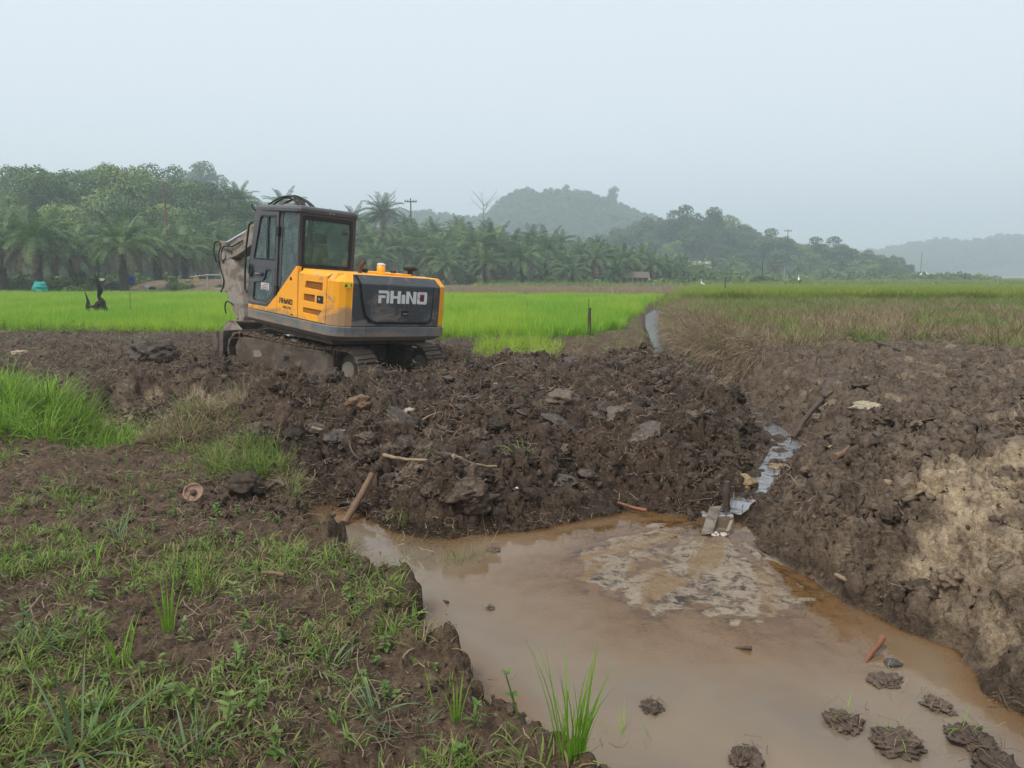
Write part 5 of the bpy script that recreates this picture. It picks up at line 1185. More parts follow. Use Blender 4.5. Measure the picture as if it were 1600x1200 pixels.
def palm_trunk(seed, h):
    r = np.random.default_rng(seed); mb = MB(); mb.tube([(0, 0, -.5), (0, 0, h * .3), (.05, 0, h * .7), (.05, .03, h)], [.50, .40, .38, .42], 10)
    for i in range(int(h * 16)):
        z = (i + .5) / 16; a = i * 2.4; c, s = math.cos(a), math.sin(a); R0 = .36
        mb.loft([[(c*R0 - s*.07, s*R0 + c*.07, z), (c*R0 + s*.07, s*R0 - c*.07, z), (c*R0, s*R0, z - .1)], [(c*(R0+.24) - s*.03, s*(R0+.24) + c*.03, z + .22), (c*(R0+.24) + s*.03, s*(R0+.24) - c*.03, z + .22), (c*(R0+.2), s*(R0+.2), z + .16)]])
    return mb.mesh('trunk', M_PTRUNK)
PT = [(palm_trunk(620 + k, h), h) for k, h in enumerate([2.2, 3.2, 4.4])]
def joined_crown(seed, brown):
    Vs, Qs, Ts, ms, n = [], [], [], [], 0; mq = []; mt = []
    for kk, az, s, tl in frond_layout(seed, brown):
        _, V, q, t = FK[kk]; c, sn = math.cos(az), math.sin(az); W = V * s; W = np.stack([W[:, 0]*c - W[:, 1]*sn, W[:, 0]*sn + W[:, 1]*c, W[:, 2]], 1)
        Vs.append(W); Qs.append(q + n); Ts.append(t + n); mi = 1 if kk >= 5 else 0; mq += [mi] * len(q); mt += [mi] * len(t); n += len(V)
    me = mesh_np('crown', np.vstack(Vs), np.vstack(Qs), np.vstack(Ts), M_PALM); me.materials.append(M_PALMB); me.polygons.foreach_set('material_index', np.array(mq + mt, np.int32)); return me
JC = [joined_crown(630 + k, [.4, .7, .3, .9][k]) for k in range(4)]
def palm(px, Y, top, label, group, bumps, detail, seed, wide=1.0):
    x = at(px, Y); z0 = float(hz(bumps, np.array([x]), np.array([float(Y)]))[0]) - (.5 if bumps else 0); H = max(4.5, CAM_H + (432 - top) / FPX * Y - z0)
    cs = max(.6, min(1.05, H / 9.0)) * wide; tb = max(1.2, H - 3.75 * cs); tm, th = PT[min(range(3), key=lambda k: abs(PT[k][1] - tb))]
    o = empty('oil_palm', (x, Y, z0), seed * 1.3); tag(o, label, 'palm', group)
    link('trunk', tm, o, scl=(.9, .9, tb / th))
    if detail:
        for kk, az, fs, tl in frond_layout(seed, .85 if px < 130 else .45):
            link('frond', FK[kk][0], o, (.25 * math.cos(az), .25 * math.sin(az), tb - .1), (tl, 0, az), fs * cs)
    else: link('crown', JC[seed % 4], o, (0, 0, tb - .1), None, cs)
    return o
FLAT = []
# (column, distance, row of the crown's top)
PL = [(20,70,330,1),(75,66,325,1),(128,74,352,1),(205,70,338,1),(258,80,350,1),(300,84,356,1),(340,90,362,1),(165,88,345,0),(45,95,318,0),(100,90,335,0),(230,98,340,0),(285,105,342,0),(-40,72,330,0),(372,95,355,1),(405,105,345,0)]
for k, (px, Y, top, dt) in enumerate(PL):
    lab = {20: 'oil palm with a skirt of dead brown fronds at the left edge', 75: 'oil palm hung with withered grey fronds near the left edge', 205: 'oil palm with a bare dark trunk above the rubbish heap'}.get(px)
    TREES.append(palm(px, Y, top, lab or 'oil palm in the left belt behind the rice', None if lab else 'oil palms of the left belt', FLAT, dt, k + 1, .92))
PM = [(455,140,298,0),(388,150,288,0),(430,135,330,0),(545,118,352,1),(575,125,345,1),(606,150,306,0),(625,124,360,1),(655,128,345,1),(690,122,362,1),(715,140,350,0),(745,124,352,1),(775,128,350,1),(800,140,356,0),(815,122,372,1),(852,132,358,1),(880,126,390,1),(905,140,370,0),(925,128,376,1),(950,138,378,0),(972,130,384,1),(995,136,380,0),(1015,130,392,1),(1040,132,396,1),(1062,140,402,0),(560,160,322,0),(640,165,336,0),(680,158,342,0),(720,160,338,0),(765,155,346,0),(830,158,352,0),(875,160,360,0),(930,165,366,0),(505,130,345,0),(480,122,352,0),(590,112,372,1),(890,116,402,1),(760,118,384,0),(700,114,388,0),(960,118,405,0),(1090,150,408,0),(520,155,330,0)]
for k, (px, Y, top, dt) in enumerate(PM):
    lab = {455: 'lone palm crown poking up just above the cab roof', 388: 'tall palm crown rising left of the cab roof', 606: 'tallest oil palm of the middle belt, right of the cab', 890: 'low bushy oil palm in front of the middle belt'}.get(px)
    grp = 'front oil palms of the middle belt' if dt else 'rear oil palms of the middle belt'
    TREES.append(palm(px, Y, top, lab or ('oil palm in the front row of the middle belt' if dt else 'oil palm in the rear rows of the middle belt'), None if lab else grp, BELT, dt, k + 21, 1.05))
# palms seen through the haze at the foot of the right slope
for k, (px, Y, top) in enumerate([(1108,200,400),(1135,205,396),(1170,215,402),(1200,220,400),(1240,225,404),(1280,230,404),(1325,232,406),(1372,235,412),(1010,170,398),(1060,180,392),(1085,170,404)]):
    TREES.append(palm(px, Y, top, 'hazy palm at the foot of the right slope', 'palms at the foot of the right slope', FLAT, 0, k + 70, 1.1))

ordinal(TREES)
# undergrowth, bushes at the foot of the palms
bush = [mesh_np('bush', *(lambda q: (q[0] + np.array([0, 0, .5]), q[1]))(leaf_cloud(700 + k, (1.0, 1.0, .75), 7, 260, .17)[:2]), None, [M_LEAF, M_LEAF2, M_LEAF2, M_LEAF][k]) for k in range(4)]
n = 900; x = rng.uniform(-62, -22, n); y = 71 + rng.uniform(0, 26, n) - .10 * (x + 40); k = rng.uniform(size=n) < np.where(x < -41, .85, np.where(y > 90, .6, .06))
scatter('undergrowth', bush, np.stack([x, y, np.zeros(n)], 1)[k], rots(k.sum()), rng.uniform(.5, 1.6, k.sum()), 'rank undergrowth below the left palms', 'undergrowth')
n = 1500; x = rng.uniform(-52, 48, n); y = 118 + rng.uniform(0, 45, n); z = hz(BELT, x, y)
scatter('undergrowth', bush, np.stack([x, y, z - .5], 1), rots(n), rng.uniform(.6, 1.7, n), 'dark undergrowth below the middle palms', 'undergrowth')
n = 900; x = rng.uniform(25, 125, n); y = rng.uniform(190, 250, n); k = x > .14 * y
scatter('undergrowth', bush, np.stack([x, y, np.zeros(n)], 1)[k], rots(k.sum()), rng.uniform(1.0, 2.3, k.sum()), 'hazy scrub at the foot of the right slope', 'scrub')
BK = tree_kind(720, 3.0, (1.0, 1.0, 1.25), 7, 500, .17, M_LEAF2)
for k, (px, Y, h, lab) in enumerate([(720,113,1.9,'small round bush standing alone behind the stubble strip'), (750,114,2.0,'leafy bush between two others behind the stubble strip'), (808,113,2.1,'bright sapling before the palms, right of the other bushes'), (770,112,1.2,'lowest bush in the row behind the stubble strip')]):
    plant_tree(BK, 'bush', at(px, Y), Y, .0, h / 3.0, k, lab, None, 'bush', 1.0)

# ------------------------------------------------------------------ far small things
def power_pole(px, Y, top, label, wood=M_DARKWOOD, arm=1.0):
    x = at(px, Y); H = CAM_H + (432 - top) / FPX * Y; o = empty('power_pole', (x, Y, 0), .2); tag(o, label, 'pole')
    MB().tube([(0, 0, -.5), (0, 0, H * .5), (0, 0, H)], [.17, .15, .12], 8).build('post', wood, o)
    if arm:
        MB().box((-arm, -.08, H - .75), (arm, .08, H - .55)).build('cross_arm', wood, o)
        for s in (-.9, -.45, .45, .9): MB().lathe([(.09, 0), (.11, .1), (.05, .25), (.02, .3)], (s * arm, 0, H - .55), 8).build('insulator', M_DARKWOOD, o)
    return o
power_pole(647, 145, 314, 'power pole with a wide cross arm above the palms', arm=1.15)
power_pole(276, 100, 290, 'reddish wooden pole among the trees at the left', mat_simple('reddish pole wood', (.13, .07, .055), .9, .2, 0, .3, 5), 0)
power_pole(1219, 250, 360, 'faint power pole above the right slope', arm=1.4)
power_pole(1425, 330, 395, 'thin pole standing against the last ridge', arm=0)
def bare_tree(px, Y, top, label):
    x = at(px, Y); H = CAM_H + (432 - top) / FPX * Y; o = empty('bare_tree', (x, Y, 0), .4); tag(o, label, 'tree'); r = np.random.default_rng(7)
    MB().tube([(0, 0, -.5), (.15, 0, H*.4), (-.1, .1, H*.68), (0, 0, H*.78)], [.40, .30, .22, .15], 8).build('trunk', M_BARK, o); mb = MB()
    for k in range(9):
        a = k * 2.4; z0 = H * r.uniform(.68, .8); l = H * r.uniform(.13, .24); up = r.uniform(.6, 1.2)
        p = Vector((0, 0, z0)); d = Vector((math.cos(a), math.sin(a), up)).normalized(); e = p + d * l; mb.tube([p, p.lerp(e, .5) + Vector((0, 0, -.2)), e], [.13, .08, .03], 5)
        for j in range(3):
            q = p.lerp(e, .45 + .2 * j); d2 = (d + Vector(r.normal(0, .5, 3))).normalized(); mb.tube([q, q + d2 * l * .45], [.05, .02], 4)
    mb.build('branches', M_BARK, o)
bare_tree(757, 330, 290, 'leafless grey tree sticking up left of the far hill')
bare_tree(602, 160, 296, 'thin dead branches above the tallest middle palm')

def stake(px, py0, py1, Y, label, r=.03, lean=0.0, mat=M_DARKWOOD, name='stake', group=None):
    x = at(px, Y); z0 = gz(x, Y) if Y < 85 else .05; h = (py0 - py1) / FPX * Y; mb = MB(); rr = random.Random(px)
    pts = [(x + lean * h * t + rr.uniform(-.01, .01) * h * .5, Y + rr.uniform(-.005, .005) * h, z0 - .15 * (t == 0) + h * t) for t in np.linspace(0, 1, 6)]
    o = mb.tube(pts, [r * (1.1 - .35 * t) for t in np.linspace(0, 1, 6)], 7).build(name, mat); tag(o, label, 'stake', group); return o
stake(920, 524, 481, 19.6, 'weathered wooden stake at the edge of the paddy', .042)
stake(917, 522, 466, 19.75, 'thin stick beside the stake at the paddy edge', .012, .02)
stake(211, 500, 462, 29, 'thin bent stick standing in the rice right of the burnt stump', .012, .06)
stake(1127, 462, 438, 62, 'dark stake at the corner of the far green plot', .06)
stake(1278, 474, 458, 45, 'short charred post in the dry right-hand plot', .10, -.05, mat_simple('charred wood', (.016, .014, .013), .8, .3, 0, .4, 14, None, 0, .5), 'post')
for px, a, b, lab in [(1183, 442, 402, 'tall dark stake in the far row of stakes'), (1200, 441, 418, 'leaning stake in the middle of the far row of stakes'), (1217, 441, 411, 'pale yellow stake in the far row of stakes'), (1222, 441, 424, 'short dark stake right of the pale yellow one'), (1230, 441, 425, 'pale short stake at the right end of the far row'), (1135, 441, 418, 'thin stake left of the far row of stakes')]:
    stake(px, a, b, 120, lab, .075, .04 if px == 1200 else 0, M_PALEWOOD if 'pale' in lab else M_DARKWOOD)

# burnt stump in the paddy
def stump():
    x, y = U(152, 494, .05); z = gz(x, y) + .12; o = empty('burnt_stump', (x, y, z)); o.scale = (1.25, 1.25, 1.1); tag(o, 'charred black stump with two jagged horns in the rice', 'stump')
    M = mat_simple('charcoal', (.012, .011, .011), .75, .35, 0, .6, 9, (.05, .045, .04), .3, .9)
    MB().tube(curve([(-.02, 0, -.1), (.0, 0, .12), (.03, .02, .30), (.12, 0, .38), (.24, 0, .24), (.36, 0, -.05)]), list(np.linspace(.07, .10, 12)) + list(np.linspace(.10, .05, 19)), 7).build('root_arch', M, o)
    MB().tube(curve([(-.30, 0, -.1), (-.29, 0, .2), (-.27, .02, .42), (-.33, 0, .80)]), list(np.linspace(.055, .065, 10)) + list(np.linspace(.06, .004, 9)), 7).build('horn', M, o)
    MB().tube(curve([(-.28, 0, .30), (-.14, 0, .24), (.05, 0, .33)]), .05, 7).build('bridge', M, o)
    MB().tube(curve([(.17, 0, .1), (.18, .03, .40), (.10, .0, .60), (.15, .0, .82), (.10, 0, 1.10), (.03, 0, 1.42)]), list(np.linspace(.11, .09, 7)) + list(np.linspace(.085, .05, 6)) + list(np.linspace(.055, .085, 6)) + list(np.linspace(.085, .06, 6)) + list(np.linspace(.055, .004, 6)), 7).build('horn', M, o)
stump()

# fence, sign, bundles under the left palms
def rail_fence():
    Y = 74; x0 = at(333, Y); o = empty('rail_fence', (x0, Y, 0)); tag(o, 'bleached wooden rail fence behind the folded arm', 'fence')
    H = 1.75
    for k in range(3): MB().tube([(k * 1.7, 0, -.3), (k * 1.7 + .04, 0, H)], [.08, .07], 7).build('post', M_PALEWOOD, o)
    MB().tube([(-1.6, 0, H - .22), (0, -.09, H), (1.7, -.09, H - .02), (3.6, -.09, H)], .06, 7).build('rail', M_PALEWOOD, o)
    MB().tube([(-.3, -.09, .42), (3.6, -.09, .40)], .055, 7).build('rail', M_PALEWOOD, o)
rail_fence()
def sign():
    Y = 74.5; x = at(316, Y); o = empty('small_sign', (x, Y, 0)); tag(o, 'small faded yellow board on two sticks left of the fence', 'sign')
    for s in (-.13, .13): MB().tube([(s, 0, -.3), (s * .8, 0, 1.55)], .045, 6).build('post', M_PALEWOOD, o)
    MB().box((-.28, -.07, 1.0), (.26, -.045, 1.5)).build('board', mat_simple('faded yellow board', (.42, .30, .10), .8, .2, 0, .3, 4, (.25, .2, .14), .4), o, .01)
    MB().lathe([(.16, 0), (.14, .09), (.05, .14), (.0, .15)], (0, 0, 1.55), 8).build('cap', M_WHITE, o)
sign()
M_EARTH = mat_simple('raw earth bank', (.135, .095, .068), .95, .1, 0, .3, .8, (.19, .15, .10), .4, .4)
def earth_bank():
    xs = np.linspace(-42, -20, 56); ys = np.linspace(68, 92, 40); X, Y = np.meshgrid(xs, ys); e = ss(-42, -36, X) * ss(-20, -25, X)
    Z = 1.35 * ss(70, 78, Y) * ss(92, 88, Y) * e + .15 * fbm(X * .6, Y * .6, 3, 77) * e - .12
    I = np.arange(X.size).reshape(X.shape); q = np.stack([I[:-1, :-1], I[:-1, 1:], I[1:, 1:], I[1:, :-1]], -1).reshape(-1, 4)
    tag(link('earth_bank', mesh_np('earth_bank', np.stack([X, Y, Z], -1).reshape(-1, 3), q, None, M_EARTH, True)), kind='structure')
earth_bank()
def bundle(px, py, Y, size, col, name, label, cat, seed, flat=.6):
    x = at(px, Y); z = CAM_H + (432 - py) / FPX * Y; me = lump(name, seed, mat_simple(name + ' sheet', col, .6, .3, 0, .2, 5, None, 0, .2), 3, .45, flat)
    tag(link(name, me, None, (x, Y, max(z, size * flat * .55)), (0, 0, seed), size), label, cat)
bundle(76, 451, 63.0, .55, (.02, .30, .26), 'tarp', 'turquoise tarpaulin bundle at the far edge of the rice', 'tarp', 3, .95)
bundle(190, 445, 71.5, .75, (.045, .043, .045), 'rubbish_heap', 'dark rubbish heap at the foot of the bare palm trunk', 'rubbish', 4, .6)
bundle(213, 438, 72, .5, (.03, .05, .22), 'sack', 'blue sack leaning on the palm trunk above the rubbish', 'sack', 5, 1.0)
bundle(240, 448, 71, .22, (.55, .53, .48), 'sack', 'small pale sack lying on the bare earth bank', 'sack', 6, .6)
bundle(248, 450, 71, .25, (.03, .03, .03), 'sack', 'small black bundle right of the pale sack', 'sack', 8, .5)
bundle(172, 437, 72.5, .2, (.6, .58, .52), 'sack', 'pale scrap on top of the rubbish heap', 'scrap', 9, .6)

# hut and houses in the distance
def hut(px, Y, w, h, label, wall, roof, name='hut'):
    x = at(px, Y); o = empty(name, (x, Y, 0), -.15); tag(o, label, 'hut')
    MB().box((-w, -w * .6, -.2), (w, w * .6, h)).build('wall', wall, o)
    mb = MB(); mb.loft([[(-w * 1.15, -w * .8, h - .1), (w * 1.15, -w * .8, h - .1), (w * 1.15, w * .8, h - .1), (-w * 1.15, w * .8, h - .1)], [(-w * 1.1, -.08, h + w * .42), (w * 1.1, -.08, h + w * .42), (w * 1.1, .08, h + w * .42), (-w * 1.1, .08, h + w * .42)]]); mb.build('roof', roof, o)
    for k in range(6): MB().tube([(-w + k * w * .4, -w * .63, 0), (-w + k * w * .4, -w * .63, h)], .06, 6).build('post', M_PALEWOOD, o)
    MB().box((-w * .2, -w * .62, 0), (w * .12, -w * .60, h * .85)).build('door', M_DARKWOOD, o)
M_ROOFW = mat_simple('pale sheet roof', (.58, .56, .52), .6, .3, 0, .15, 1.5, (.35, .3, .25), .3)
hut(988, 118, 2.0, 1.5, 'low dark hut under the palms beyond the stubble', M_DARKWOOD, mat_simple('grey thatch', (.12, .105, .085), .95, .1, 0, .3, 5))
hut(1083, 230, 4.2, 4.4, 'white roofed house half hidden at the foot of the slope', M_ROOFW, M_ROOFW, 'house')
hut(1098, 222, 3.0, 3.2, 'lower pale shed right of the white roofed house', M_ROOFW, M_ROOFW, 'shed')

# white egrets in the far fields
def egret(px, py, Y, label, rz, s=1.0):
    x = at(px, Y); z = CAM_H + (432 - py) / FPX * Y - .0; M = mat_simple('white feathers', (.80, .80, .78), .8, .2, 0, .04, 8)
    o = empty('egret', (x, Y, z), rz); o.scale = (s, s, s); tag(o, label, 'bird')
    body = curve([(-.34, 0, .34), (-.2, 0, .40), (0, 0, .50), (.14, 0, .60), (.17, 0, .74), (.12, 0, .88), (.17, 0, .98), (.25, 0, .985)], 3)
    n = len(body); rad = np.interp(np.linspace(0, 1, n), [0, .12, .3, .42, .55, .7, .88, .95, 1], [.01, .07, .12, .10, .05, .032, .035, .035, .015])
    MB().tube(body, list(rad), 10).build('body', M, o)
    MB().tube([(.24, 0, .985), (.40, 0, .96)], [.014, .003], 6).build('beak', M_LABEL, o)
    for q in (-.04, .04): MB().tube([(.0, q, .44), (.02, q, .22), (.0, q, -.02)], .012, 5).build('leg', M_BLK, o)
egret(1239, 442, 100, 'white egret standing at the edge of the ripening rice', 1.2)
egret(1092, 449, 86, 'white egret walking on the stubble strip', 3.0, .9)
egret(1426, 433, 190, 'left one of two white egrets far out on the plain', .3, 1.5)
egret(1436, 433, 192, 'right one of two white egrets far out on the plain', 2.6, 1.5)
# ------------------------------------------------------------------ near things
def hit(px, py):
    """where the line of sight through that pixel meets the ground"""
    u = (px - 800) / FPX; v = (600 - py) / FPX; d = np.array([u, math.cos(PITCH) + v * math.sin(PITCH), -math.sin(PITCH) + v * math.cos(PITCH)])
    t = np.geomspace(1.5, 60, 900); p = np.array([0, 0, CAM_H]) + t[:, None] * d; z = land(p[:, 0], p[:, 1])[0]; k = np.where(p[:, 2] <= z)[0]
    i = k[0] if len(k) else -1; return np.array([p[i, 0], p[i, 1], z[i]])
def los(px, py, Y):
    u = (px - 800) / FPX; v = (600 - py) / FPX; d = np.array([u, math.cos(PITCH) + v * math.sin(PITCH), -math.sin(PITCH) + v * math.cos(PITCH)]); return np.array([0, 0, CAM_H]) + d * (Y / d[1])

M_STICK = mat_simple('brown stick', (.17, .105, .065), .8, .25, 0, .3, 10, (.10, .07, .05), .3, .4)
M_STICKP = mat_simple('pale peeled stick', (.27, .19, .12), .8, .25, 0, .3, 10, (.18, .13, .09), .3, .3)
M_STICKD = mat_simple('dark wet stick', (.070, .048, .036), .6, .35, 0, .35, 10, (.12, .09, .07), .3, .4)
M_ORANGE = mat_simple('orange brown wood', (.20, .085, .045), .6, .3, 0, .3, 9, (.14, .08, .05), .3, .4)
def stick(name, p0, p1, r0, r1, mat, label, cat='stick', bend=.03, n=7, seed=0):
    rr = np.random.default_rng(seed); p0 = np.array(p0); p1 = np.array(p1); L = np.linalg.norm(p1 - p0); o3 = rr.normal(0, bend * L, 3)
    pts = [p0 + (p1 - p0) * t + o3 * np.sin(np.pi * t) + rr.normal(0, .004 * L, 3) for t in np.linspace(0, 1, 8)]
    mb = MB(); mb.tube(pts, [(r0 + (r1 - r0) * t) * rr.uniform(.93, 1.07) for t in np.linspace(0, 1, 8)], n); tag(mb.build(name, mat), label, cat)
def lie(px0, py0, px1, py1, lift=.05):
    a = hit(px0, py0); b = hit(px1, py1); a[2] += lift; b[2] += lift; return a, b
a = los(538, 818, 5.22); b = los(582, 741, 5.72); stick('stick', a, b, .030, .024, M_STICK, 'thick brown stick leaning out of the muddy inlet', bend=.02, seed=1)
for k, (q, r, m, lab) in enumerate([((600, 723, 672, 731), .018, M_STICKP, 'long pale stick lying across the front of the churned ground'), ((708, 727, 776, 738), .016, M_STICKP, 'pale split stick to the right of the long one'),
        ((636, 747, 669, 735), .022, M_STICK, 'short brown stick just below the long pale one'), ((488, 682, 540, 686), .018, M_STICKP, 'peeled stick sticking out of the mud above the inlet'),
        ((538, 746, 578, 718), .012, M_STICKD, 'thin dark stick above the leaning one'), ((546, 700, 562, 730), .013, M_STICKD, 'short dark twig crossing the thin stick'), ((660, 666, 690, 656), .010, M_STICKP, 'small pale twig in the middle of the churned ground'),
        ((770, 582, 792, 572), .012, M_STICKP, 'short pale stick before the small rice patch'), ((1304, 728, 1336, 692), .028, M_STICK, 'short grey brown stick on the right-hand slope'), ((683, 672, 712, 690), .014, M_STICKD, 'dark twig half buried in the mud'),
        ((1370, 540, 1410, 556), .03, M_STICKD, 'dark branch lying on top of the right bank')]):
    a, b = lie(*q); stick('stick', a, b, r * .95, r * .6, m, lab, seed=k + 5)
# long pole with a flat end on the right slope
a, b = lie(1240, 690, 1283, 635, .04); stick('pole', a, b + (b - a) * .25, .026, .030, M_STICKD, 'long dark pole running down the right slope to the ditch', 'pole', seed=31)
a, b = lie(1288, 632, 1306, 600, .05); d = Vector(b - a).normalized(); s_ = d.cross(Vector((0, 0, 1))).normalized() * .07; up = Vector((0, 0, .015)); a, b = Vector(a), Vector(b)
mb = MB(); mb.loft([[a - s_ * .4 - up, a + s_ * .4 - up, a + s_ * .4 + up, a - s_ * .4 + up], [a.lerp(b, .4) - s_ - up, a.lerp(b, .4) + s_ - up, a.lerp(b, .4) + s_ + up, a.lerp(b, .4) - s_ + up], [b - s_ * 1.1 - up, b + s_ * .9 - up, b + s_ * .9 + up, b - s_ * 1.1 + up]])
tag(mb.build('board', M_STICKD, None, .006), 'flat grey board lying at the top of the dark pole', 'board')

# the outlet: post, planks, falling water
p = los(1136, 752, 5.42); q = los(1136, 806, 5.42); stick('post', q - np.array([0, 0, .12]), p, .032, .026, M_STICKD, 'dark post standing at the outlet of the ditch', 'post', .01, seed=41)
a = los(1117, 792, 5.32); b = los(1103, 836, 5.02); d = Vector(b - a); s_ = Vector((.045, .012, 0)); t_ = Vector((.003, -.016, .012)); a, b = Vector(a), Vector(b)
mb = MB(); mb.loft([[a - s_, a + s_, a + s_ + t_, a - s_ + t_], [b - s_, b + s_, b + s_ + t_, b - s_ + t_]]); tag(mb.build('plank', mat_simple('grey plank', (.17, .145, .115), .7, .3, 0, .3, 9, (.09, .07, .055), .4, .3), None, .004), 'grey plank slanting into the pool beside the small fall', 'plank')
def fall():
    V = []; n = 9; c0 = los(1128, 800, 5.36); H_ = []
    for k in range(10):
        t = k / 9; yy = c0[1] - .05 - .26 * t; zz = -.125 if t < .35 else -.125 - .085 * ss(.35, .62, t)
        for i in range(n):
            s = i / (n - 1) - .5; V.append((1.50 + s * (.22 + .03 * t) + .004 * math.sin(i * 2.3 + k), yy + .012 * math.sin(i * 1.7), zz + .006 * math.sin(i * 2.9 + k * .7))); H_.append(.75 + .2 * math.sin(i * 2.1)**2)
    q = [(k*n+i, k*n+i+1, (k+1)*n+i+1, (k+1)*n+i) for k in range(9) for i in range(n-1)]
    tag(link('ditch_fall', mesh_np('ditch_fall', V, q, None, mat_water('falling brown water', (.09, .066, .045), (.12, .085, .055), .2, .6, 1.33, .5), True, {'murk': H_, 'deep': np.ones(len(H_))})), kind='structure')
fall()
M_FOAM = mat_simple('foam', (.42, .40, .36), .5, .4, 0, .08, 20)
a = los(1140, 830, 5.02); rr = np.random.default_rng(5)
mb = MB()
for k in range(16): c = (1.44 + rr.uniform(-.06, .09), 5.03 + rr.uniform(-.03, .03), WZ); r = rr.uniform(.006, .018); mb.lathe([(r, 0), (r * .8, r * .5), (.001, r * .7)], c, 8)
tag(mb.build('foam', M_FOAM), 'white foam where the ditch falls into the pool', 'foam', kind='stuff')
a = los(1143, 812, 5.14); b = los(1137, 829, 5.02); s_ = Vector((.011, .005, 0)); a, b = Vector(a), Vector(b); mb = MB(); mb.loft([[a - s_, a + s_, a + s_ + Vector((0, -.01, 0)), a - s_ + Vector((0, -.01, 0))], [b - s_ * 1.5, b + s_, b + s_ + Vector((0, -.01, 0)), b - s_ * 1.5 + Vector((0, -.01, 0))]])
tag(mb.build('highlight_strip', M_STEEL, None, .003), 'pale strip added for the white highlight beside the small fall', 'scrap')  # pale strip added in place of the white glint by the fall

def rock(px, py, size, col, name, label, cat, seed, flat=.65, sink=.2, water=False, sub=4, amp=.24):
    p = np.array([*U(px, py, WZ), WZ]) if water else hit(px, py)
    m = col if not isinstance(col, tuple) else mat_clod(name + ' earth', tuple(c * .5 for c in col), col, tuple(c * 1.5 for c in col))
    o = link(name, lump(name, seed, m, sub, amp, flat), None, (p[0], p[1], p[2] + size * flat * (.5 - sink)), (0, 0, seed), size); tag(o, label, cat); return o
rock(1160, 759, .105, (.36, .25, .13), 'stone', 'pale yellow stone beside the post at the outlet', 'stone', 11, .6)
rock(1216, 731, .10, (.20, .15, .10), 'stone', 'flat brown stone lying in the ditch water', 'stone', 12, .4)
rock(1352, 642, .12, (.27, .225, .16), 'stone', 'pale flat stone on the right-hand slope', 'stone', 13, .45)
rock(640, 645, .06, (.34, .30, .24), 'stone', 'pale bone-like stone in the middle of the churned mud', 'stone', 14, .7)
rock(560, 640, .14, (.15, .092, .052), 'clay_lump', 'rusty brown clay lump behind the sticks', 'clay', 15, .6)
rock(880, 628, .15, (.095, .07, .052), 'clay_lump', 'smooth grey brown lump at the right of the churned ground', 'clay', 16, .6)
rock(382, 765, .11, (.075, .048, .032), 'sod', 'brown torn sod at the edge of the near bank', 'sod', 17, .75, .3, False, 4, .32)
rock(236, 560, .36, (.070, .052, .040), 'peat_block', 'large dark peat block left of the tracks', 'peat', 18, .5, .25, False, 4, .30)
rock(30, 556, .18, (.34, .25, .16), 'stone', 'pale sandy lump on the flat ground at the far left', 'stone', 19, .35)
for px, py, s, lab in [(450, 645, .035, 'white litter on a lump in front of the tracks'), (386, 714, .028, 'white litter in the tussock beside the bare bank'), (808, 764, .016, 'tiny white shell on the mud above the pool'), (774, 609, .03, 'pale pebble below the rear of the machine'), (553, 609, .03, 'pale chip below the near track'), (1299, 702, .03, 'pale chip between the pole and the short stick'), (94, 582, .05, 'pale scrap behind the left grass clump'), (1387, 762, .03, 'pale chip on the lower right slope')]:
    rock(px, py, s, M_WHITE if 'white' in lab else M_STICKP, 'litter', lab, 'litter', int(px), .5, .1, False, 2)
# clods standing in the pool
CL = [(1016, 1107, .062, .38, 'small flat mud clod alone in the front of the pool'), (1380, 1064, .085, .32, 'low mud clod behind the others on the right of the pool'), (1320, 1132, .088, .55, 'rounded mud clod with grass in the pool'), (1466, 1104, .075, .32, 'long low mud clod near the right shore'), (1405, 1166, .115, .75, 'biggest peaked mud clod in the pool'), (1512, 1157, .105, .5, 'broad mud clod at the lower right corner'), (1166, 1187, .075, .5, 'mud clod cut off by the bottom edge of the picture'), (766, 951, .03, .4, 'tiny clod showing above the water on the left'), (772, 860, .055, .35, 'dark clod just off the far shore'), (1560, 1205, .12, .4, 'mud clod in the bottom right corner')]
M_PCLOD = mat_clod('wet clod', (.050, .034, .026), (.095, .066, .048), (.17, .122, .09), .35, .7)
hair = [straw('straw', 5, .10, .003, 800 + k, M_STRAW, .5) for k in range(3)]
for k, (px, py, s, fl, lab) in enumerate(CL): 
    c = rock(px, py, s * .72, M_PCLOD, 'mud_clod', lab, 'clod', 60 + k, min(.6, fl), .34, True, 5, .42)
    rr = np.random.default_rng(k)
    fb = straw('fibres', 16, s * 1.1, .0028, 830 + k, M_STRAW, s * .45, s * .2); f = link('fibres', fb, c, (0, 0, .55), None, 1 / (s * .72)); f['kind'] = 'stuff'
    if k in (2, 4, 5): g = link('grass_blades', tuft('grass_blades', 7, .09, .03, .004, .8, .8, M_GRASSB, 850 + k, 3), c, (.1, .2, .5), None, 1 / (s * .72))
    continue
rock(1395, 1038, .035, (.06, .055, .05), 'stone', 'small dark stone in the shallow water by the right shore', 'stone', 21, .4, .1, True)
a = np.array([*U(1343, 1042, WZ), WZ - .02]); b = np.array([*U(1378, 1012, WZ), WZ + .05]); stick('wood_chunk', a, b, .006, .017, M_ORANGE, 'orange brown piece of wood tilting out of the pool', 'wood', .01, 8, 51)
a = np.array([*U(1148, 1012, WZ), WZ]); b = np.array([*U(1174, 1017, WZ), WZ + .015]); stick('wood_chunk', a, b, .004, .012, M_STICKD, 'small dark chip of wood floating in mid pool', 'wood', .01, 7, 52)
a = np.array([*U(693, 938, WZ), WZ]); b = np.array([*U(700, 944, WZ), WZ + .01]); stick('wood_chunk', a, b, .004, .008, M_STICKD, 'tiny dark chip floating by the left shore', 'wood', .01, 6, 53)
